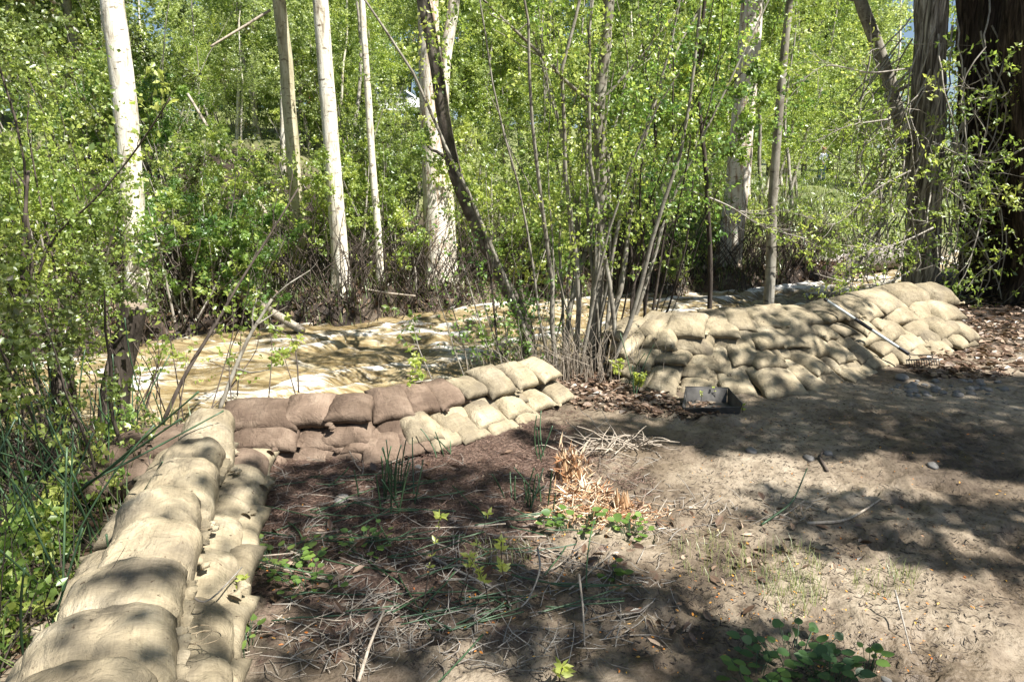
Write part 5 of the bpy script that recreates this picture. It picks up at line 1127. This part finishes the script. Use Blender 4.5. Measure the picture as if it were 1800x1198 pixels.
chunk('broken_block', (a[0], a[1]), .078, .22, 1, lean=(-.12, 0), sq=.55); chunk('broken_block', (c_[0], c_[1]), .04, .15, 2, sq=.6, lean=(-.1, 0)); chunk('broken_block', ((a[0] + b[0]) / 2 + .02, (a[1] + b[1]) / 2), .05, .07, 3)
shards('upright_shards', (a[0], a[1], .03), 260, .09, (.045, .025, .07), .9, 1, .12, (-.1, 0)); shards('upright_shards', (c_[0], c_[1], .01), 50, .06, (.025, .015, .01), .9, 2, .12)
shards('fallen_shards', (b[0], b[1], .006), 1500, .07, (.11, .05, .012), .0, 3, .10, zf=.22); shards('fallen_shards', ((a[0] + b[0]) / 2, (a[1] + b[1]) / 2, .008), 700, .09, (.07, .05, .015), .05, 4, .10, zf=.4)
shards('fallen_shards', (b[0] + .1, b[1] - .02, .004), 500, .05, (.16, .07, .006), .0, 5, .12, zf=.1)

# stones
def stone(x, y, s, seed, label, group):
    g = np.random.default_rng(seed); nu, nv = 12, 8; V = []; 
    for j in range(nv + 1):
        ph = math.pi * j / nv
        for i_ in range(nu):
            t = 6.283 * i_ / nu; V.append((math.sin(ph) * math.cos(t), math.sin(ph) * math.sin(t) * .75, math.cos(ph) * .5))
    V = np.array(V); V = V * (1 + .22 * pn(V[:, 0] * 1.5 + seed, V[:, 1] * 1.5 + V[:, 2], 2))[:, None] * s
    mb = MB(); mb.add(V, [(j * nu + i_, (j + 1) * nu + i_, (j + 1) * nu + (i_ + 1) % nu, j * nu + (i_ + 1) % nu) for j in range(nv) for i_ in range(nu)])
    o = mb.build('stone', M['stone']); o.location = (x, y, gz(x, y) + s * .12); o.rotation_euler = (0, 0, g.uniform(0, 6)); setp(o, label, 'stone', group)
k = 0
for (x, y) in gpts(46, [(1680, 680, 110, 16), (1600, 690, 60, 12)]):
    k += 1; stone(x, y, rs.uniform(.02, .05), k, 'small grey stone in the stone scatter on the shaded mud at right', 'stones scattered at right')
for (px_, py_, s_, lab) in [(1320, 790, .045, 'flat grey stone below the metal tray'), (1422, 803, .04, 'rounded grey stone on the mud edge of shade'), (1455, 795, .035, 'pale stone right of the rounded grey one'), (1640, 818, .04, 'pale stone on sunlit mud at right'), (600, 872, .05, 'blue grey stone in the needle litter'), (735, 810, .03, 'small stone under the middle wall'), (1585, 666, .07, 'largest flat stone near the right wall foot'), (1560, 1180, .02, 'little stone at the bottom right')]:
    q = P(px_, py_, 0); stone(q[0], q[1], s_, int(px_), lab, 'single stones')
for k, (px_, py_) in enumerate([(395, 570), (420, 575), (445, 572), (372, 580)]):
    q = D(px_, py_, 8.1); stone(q[0], 8.05, rs.uniform(.08, .13), 900 + k, 'pale rock at the far waterline left of the fallen log', 'rocks at far waterline'); 

# seedlings with yellow green leaves
def seedling(px, py, h, seed, label, nl=9, lean=(0, 0), lm='leaf', size=.032, group='seedlings in the foreground', stems=1, tint=.85):
    q = P(px, py, 0); z = gz(q[0], q[1]); root = empty('seedling', (q[0], q[1], z), label, 'seedling', group); g = np.random.default_rng(seed); st = MB(); lf = MB()
    for s_ in range(stems):
        n = 10; d = np.array((lean[0] + g.normal(0, .1), lean[1] + g.normal(0, .1), 1)); pts = [np.array((g.normal(0, .01), g.normal(0, .01), -.01))]
        for j in range(n - 1): d = d / np.linalg.norm(d) + g.normal(0, .09, 3); pts.append(pts[-1] + d / np.linalg.norm(d) * h / n)
        pts = np.array(pts); st.tube(pts, np.linspace(.0035, .0012, n), 5)
        for k in range(nl):
            t = g.uniform(.35, 1.0) if k > 1 else 1.0; i_ = min(int(t * (n - 1)), n - 2); c = pts[i_] + (pts[i_ + 1] - pts[i_]) * (t * (n - 1) - i_)
            a = g.uniform(0, 6.28); m_ = 4; dirs = np.stack([np.cos(a + np.arange(m_) * 1.7), np.sin(a + np.arange(m_) * 1.7), np.full(m_, .5)], -1)
            leaves(lf, np.tile(c, (m_, 1)), size, g, .5, 0, dirs=dirs * 2, tint=tint)
    st.build('stem', M['twig_dark'], root); lf.build('leaves', M[lm], root)
seedling(742, 1063, .43, 1, 'left of three tall yellow green seedlings in the foreground', 7)
seedling(806, 1060, .46, 2, 'middle of three tall yellow green seedlings in the foreground', 7)
seedling(893, 1065, .44, 3, 'right of three tall yellow green seedlings in the foreground', 9, lean=(-.25, 0))
seedling(858, 1080, .32, 4, 'shorter seedling between the tall yellow green ones', 5)
seedling(985, 1195, .10, 5, 'small yellow green sprout at the bottom centre', 4, size=.04)
seedling(400, 1090, .22, 6, 'yellow green sprig against the near low sandbags', 8, size=.028)
seedling(1232, 705, .12, 7, 'tiny plant growing inside the metal tray', 5, size=.02)
seedling(1262, 703, .14, 8, 'tiny upright plant at the tray right side', 3, size=.02)
seedling(1310, 722, .08, 9, 'low sprig at the right foot of the tray', 8, size=.022)
seedling(1120, 690, .2, 10, 'bright sprig left of the tray by the wall', 14, size=.03, stems=4)
seedling(1085, 670, .22, 11, 'bright leafy sprig at the foot of the clump', 14, size=.03, stems=4)
def leaf_patch(px, py, n, rx, ry, size, seed, label, lm='leaf_green', tint=.35, hmax=.09, ratio=.85):
    q = P(px, py, 0); z = gz(q[0], q[1]); root = empty('broadleaf_plant', (q[0], q[1], z), label, 'plant'); g = np.random.default_rng(seed); st = MB(); lf = MB()
    for k in range(n):
        a = g.uniform(0, 6.28); r = math.sqrt(g.uniform()); e = np.array((math.cos(a) * rx * r, math.sin(a) * ry * r, g.uniform(.02, hmax))); b = e * .5; b[2] = -.005
        st.tube(np.array([b, (b + e) / 2 + (0, 0, .01), e]), .0015, 3, cap=False)
        d = np.array((math.cos(a), math.sin(a), .15)); d /= np.linalg.norm(d); s_ = np.cross(d, (g.normal(0, .25), g.normal(0, .25), 1)); s_ /= np.linalg.norm(s_); nn = np.cross(s_, d); L = size * g.uniform(.6, 1.25)
        prof = [(0, 0), (.12, .36), (.35, .5), (.62, .44), (.85, .22), (1, 0)]; V = []
        for (u_, w_) in prof: V += [e + d * L * u_ + s_ * L * ratio * w_ + nn * L * .10 * w_, e + d * L * u_ - nn * L * .02, e + d * L * u_ - s_ * L * ratio * w_ + nn * L * .10 * w_]
        F_ = []
        for j in range(5): F_ += [(j * 3, j * 3 + 1, j * 3 + 4, j * 3 + 3), (j * 3 + 1, j * 3 + 2, j * 3 + 5, j * 3 + 4)]
        lf.add(np.array(V), F_, np.clip(tint + g.normal(0, .15), 0, 1))
    st.build('stalks', M['horsetail'], root); lf.build('leaves', M[lm], root)
leaf_patch(1400, 1150, 50, .20, .14, .045, 1, 'dark green broadleaf patch at the bottom right of centre', lm='leaf_dark')
leaf_patch(1460, 1185, 20, .10, .08, .045, 2, 'smaller broadleaf patch touching the bottom right one', lm='leaf_dark')
leaf_patch(1330, 1180, 18, .12, .08, .042, 3, 'broadleaf sprigs left of the dark green patch', tint=.25)
leaf_patch(480, 990, 46, .22, .14, .036, 4, 'light green leafy patch right of the near wall', tint=.75)
leaf_patch(545, 1030, 26, .16, .12, .034, 5, 'small leafy plants beyond the light green patch', tint=.5)
leaf_patch(640, 960, 26, .16, .12, .034, 6, 'dull leafy plants among the horsetails', tint=.35)
leaf_patch(1010, 915, 34, .16, .09, .04, 7, 'leafy plants in front of the shredded stump', tint=.45)
leaf_patch(1110, 925, 26, .10, .07, .042, 8, 'leafy tuft right of the shredded stump', tint=.55)
leaf_patch(1075, 1005, 10, .06, .05, .04, 9, 'few green leaves on the mud near centre', tint=.4)
leaf_patch(430, 1140, 16, .07, .14, .036, 10, 'leafy sprigs along the foot of the near wall', tint=.7)
leaf_patch(1530, 1165, 8, .05, .04, .04, 11, 'tiny green plant at the lower right', tint=.3)
# grass
def grass(name, xy, h, label, m=None, wd=.004, tint=None):
    mb = MB(); n = len(xy); z = ground_z(xy[:, 0], xy[:, 1]); a = rs.uniform(0, 6.283, n); H = h * rs.uniform(.4, 1.2, n); ln = rs.uniform(.1, .9, n) * H
    p = np.stack([xy[:, 0], xy[:, 1], z - .005], -1); s_ = np.stack([-np.sin(a), np.cos(a), 0 * a], -1) * wd; d = np.stack([np.cos(a), np.sin(a), 0 * a], -1)
    m1 = p + d * (ln * .35)[:, None] + np.array((0, 0, 1)) * (H * .6)[:, None]; t = p + d * ln[:, None] + np.array((0, 0, 1)) * (H * .95)[:, None]
    v = np.stack([p - s_, p + s_, m1 + s_ * .7, m1 - s_ * .7, t], 1).reshape(-1, 3); b = np.arange(n)[:, None] * 5
    mb.add(v, b + np.array([[0, 1, 2, 3]]), np.repeat(rs.uniform(0, 1, n) if tint is None else np.clip(tint + rs.normal(0, .2, n), 0, 1), 5)); mb.tri = (b + np.array([[3, 2, 4]])).tolist()
    return setp(mb.build(name, m or M['grass']), label, 'grass', kind='stuff')
grass('grass', gpts(900, [(1370, 985, 80, 45), (1400, 1030, 60, 35), (1250, 960, 70, 40), (1560, 1010, 60, 30), (880, 960, 60, 25)]), .07, 'thin grass tufts on the sunlit mud', wd=.0016, tint=.6)
grass('grass', np.stack(LATE, -1), .22, 'thin grass and weeds along the edge of the far bank', wd=.006, tint=.3)
xs = rs.uniform(3, 34, 42000); ysg = Yf(xs) + .4 + rs.uniform(0, 1, 42000) ** 1.3 * 30; ok = (xs / ysg > .2)
grass('grass', np.stack([xs, ysg], -1)[ok], .28, 'long green grass covering the far slope at right', wd=.012, tint=.35)
xs = rs.uniform(-3.6, -1.5, 1500); ysg = rs.uniform(1.3, 4.3, 1500); ok = xs < -1.4 - .22 * (ysg - 1.2)
grass('grass', np.stack([xs, ysg], -1)[ok], .25, 'dark grass blades in the undergrowth left of the near wall', wd=.004, tint=.1)

# ------------------------------------------------------------------ unseen trees added to shade the bank, leaves set along the sun rays
def shade_tree(name, label, base, r0, zones, seed, h0=5.5, h1=7.5, leaf=.11):
    """zones: (list of photo-pixel polygon on the surface, height of surface, leaves per m2)"""
    g = np.random.default_rng(seed); bx, by = base; bz = gz(bx, by); root = empty(name, (bx, by, bz), label, 'tree')
    trunk = smooth_path(np.array([(bx, by, bz - .2), (bx + .1, by, bz + 2), (bx - .1, by + .2, bz + 5), (bx, by + .3, bz + 9.5)]), 40)
    local(trunk_mesh(trunk, np.linspace(r0, r0 * .3, 40), 24, 1.5, .08, seed, .12, 14), (bx, by, bz)).build('trunk', M['ridged_bark'], root)
    lf = MB(); wd = MB(); anchors = []
    for (poly, zs, dens) in zones:
        pw = np.array([P(a, b, zs)[:2] for a, b in poly]); mn, mx = pw.min(0), pw.max(0); area = 0.5 * abs(np.dot(pw[:, 0], np.roll(pw[:, 1], 1)) - np.dot(pw[:, 1], np.roll(pw[:, 0], 1)))
        n = int(dens * (mx - mn).prod()); q = g.uniform(mn, mx, (n, 2)); ins = np.zeros(n, bool); j = len(pw) - 1
        for i_ in range(len(pw)):
            xi, yi = pw[i_]; xj, yj = pw[j]
            with np.errstate(divide='ignore', invalid='ignore'):
                c = ((yi > q[:, 1]) != (yj > q[:, 1])) & (q[:, 0] < (xj - xi) * (q[:, 1] - yi) / (yj - yi + 1e-12) + xi)
            ins ^= c; j = i_
        keep = ins & (fbm(q[:, 0] * 1.6, q[:, 1] * 1.6, 3, seed) > (-.7 if dens > 750 else -.38)); q = q[keep]
        if len(q) == 0: continue
        H = h0 + (h1 - h0) * np.clip(.5 + .5 * fbm(q[:, 0] * .5, q[:, 1] * .5, 2, seed + 5) + g.normal(0, .15, len(q)), 0, 1); t = (H - zs) / SUN.z
        pos = np.stack([q[:, 0] + SUN.x * t, q[:, 1] + SUN.y * t, H], -1); leaves(lf, pos, leaf, g, .7, .3)
        for k in range(0, len(pos), 300): anchors.append(pos[k])
    anchors = np.array(anchors); done = [trunk[int(s)] for s in (18, 22, 26, 30)]
    order = np.argsort(np.linalg.norm(anchors[:, :2] - np.array(base), axis=1))
    for k in order:
        A = anchors[k]; dn = np.array(done); j = np.argmin(np.linalg.norm(dn - A, axis=1)); B = dn[j]
        if np.linalg.norm(A - B) < .12: continue
        mid = (A + B) / 2 + g.normal(0, .06, 3); r_ = .012 + (.05 if j < 4 else 0); wd.tube(np.array([B, mid, A]), [r_, r_ * .7, .009], 4, cap=False); done.append(A); done.append(mid)
    local(wd, (bx, by, bz)).build('limbs', M['twig'], root); local(lf, (bx, by, bz)).build('crown', M['leaf_green'], root); return root
S_right = [(1180, 735), (1330, 705), (1480, 668), (1600, 642), (1840, 660), (1840, 850), (1700, 832), (1640, 805), (1560, 790), (1450, 802), (1330, 790), (1240, 792), (1140, 762)]
S_wall = [(1130, 575), (1230, 560), (1420, 548), (1500, 560), (1530, 600), (1490, 640), (1400, 680), (1300, 685), (1130, 670)]
S2 = [(1480, 862), (1600, 852), (1820, 880), (1820, 1000), (1720, 1010), (1580, 965), (1500, 930)]
S3 = [(1330, 850), (1440, 845), (1500, 900), (1570, 965), (1540, 985), (1420, 955), (1320, 900)]
S4 = [(420, 850), (560, 805), (900, 812), (950, 860), (900, 930), (1000, 975), (1180, 970), (1290, 1030), (1180, 1040), (1330, 1085), (1500, 1115), (1640, 1230), (1000, 1230), (860, 1090), (700, 990), (430, 960)]
S8 = [(1230, 1060), (1480, 1075), (1560, 1230), (1200, 1240)]
S9 = [(430, 960), (700, 985), (860, 1085), (1000, 1230), (480, 1230), (420, 1100)]
S5 = [(900, 755), (1100, 730), (1280, 740), (1290, 790), (1100, 775), (940, 780)]
S6 = [(-80, 640), (120, 700), (280, 760), (200, 900), (60, 1100), (-40, 1260), (-500, 1260), (-500, 700)]
S_left = [(60, 1230), (400, 1230), (420, 1000), (440, 790), (300, 760), (180, 900)]
shade_tree('added_shade_tree', 'unseen tree added at right, its boughs shaped to shade the right ground', (8.5, 2.2), .35, [(S_right, 0, 1500), (S_wall, .3, 420), (S2, 0, 1100), (S5, 0, 800)], 1)
shade_tree('added_shade_tree', 'unseen tree added behind the viewer, its boughs shaped to shade the near ground', (4.8, -3.6), .30, [(S4, 0, 800), (S3, 0, 700), (S8, .05, 800), (S9, 0, 380), (S6, .3, 330), (S_left, .35, 300)], 2)
# unseen tree added with leaf clumps between the sun and the right trunks
g = np.random.default_rng(9)
S7 = [(1640, 300), (1950, 300), (1950, 540), (1650, 500)]
root = empty('added_shade_tree', (11.5, 7.4, gz(11.5, 7.4)), 'unseen tree added at far right, its crown placed to darken the huge trunks', 'tree'); base = np.array((11.5, 7.4, gz(11.5, 7.4)))
local(trunk_mesh(smooth_path(np.array([base - (0, 0, .2), base + (0, 0, 4), base + (-.4, .2, 9)]), 30), np.linspace(.4, .12, 30), 24, 1.5, .1, 4), base).build('trunk', M['ridged_bark'], root)
lf = MB(); wd = MB(); A = []
for k in range(26):
    tz = g.uniform(.3, 3.6); tgt = np.array((g.uniform(6.9, 9.2), g.uniform(9.0, 10.4), tz)); H = g.uniform(5.2, 8); t = (H - tz) / SUN.z; c = tgt + np.array(SUN) * t
    n = 620; leaves(lf, c + g.normal(0, 1, (n, 3)) * (.5, .5, .3), .13, g, .7); A.append(c)
for c in A: m_ = (c + base + (0, 0, 6)) / 2 + (0, 0, .5); wd.tube(np.array([base + (-.1, .05, 4.5), m_, c]), [.08, .05, .02], 5, cap=False)
local(wd, base).build('limbs', M['twig'], root); local(lf, base).build('crown', M['leaf_green'], root)
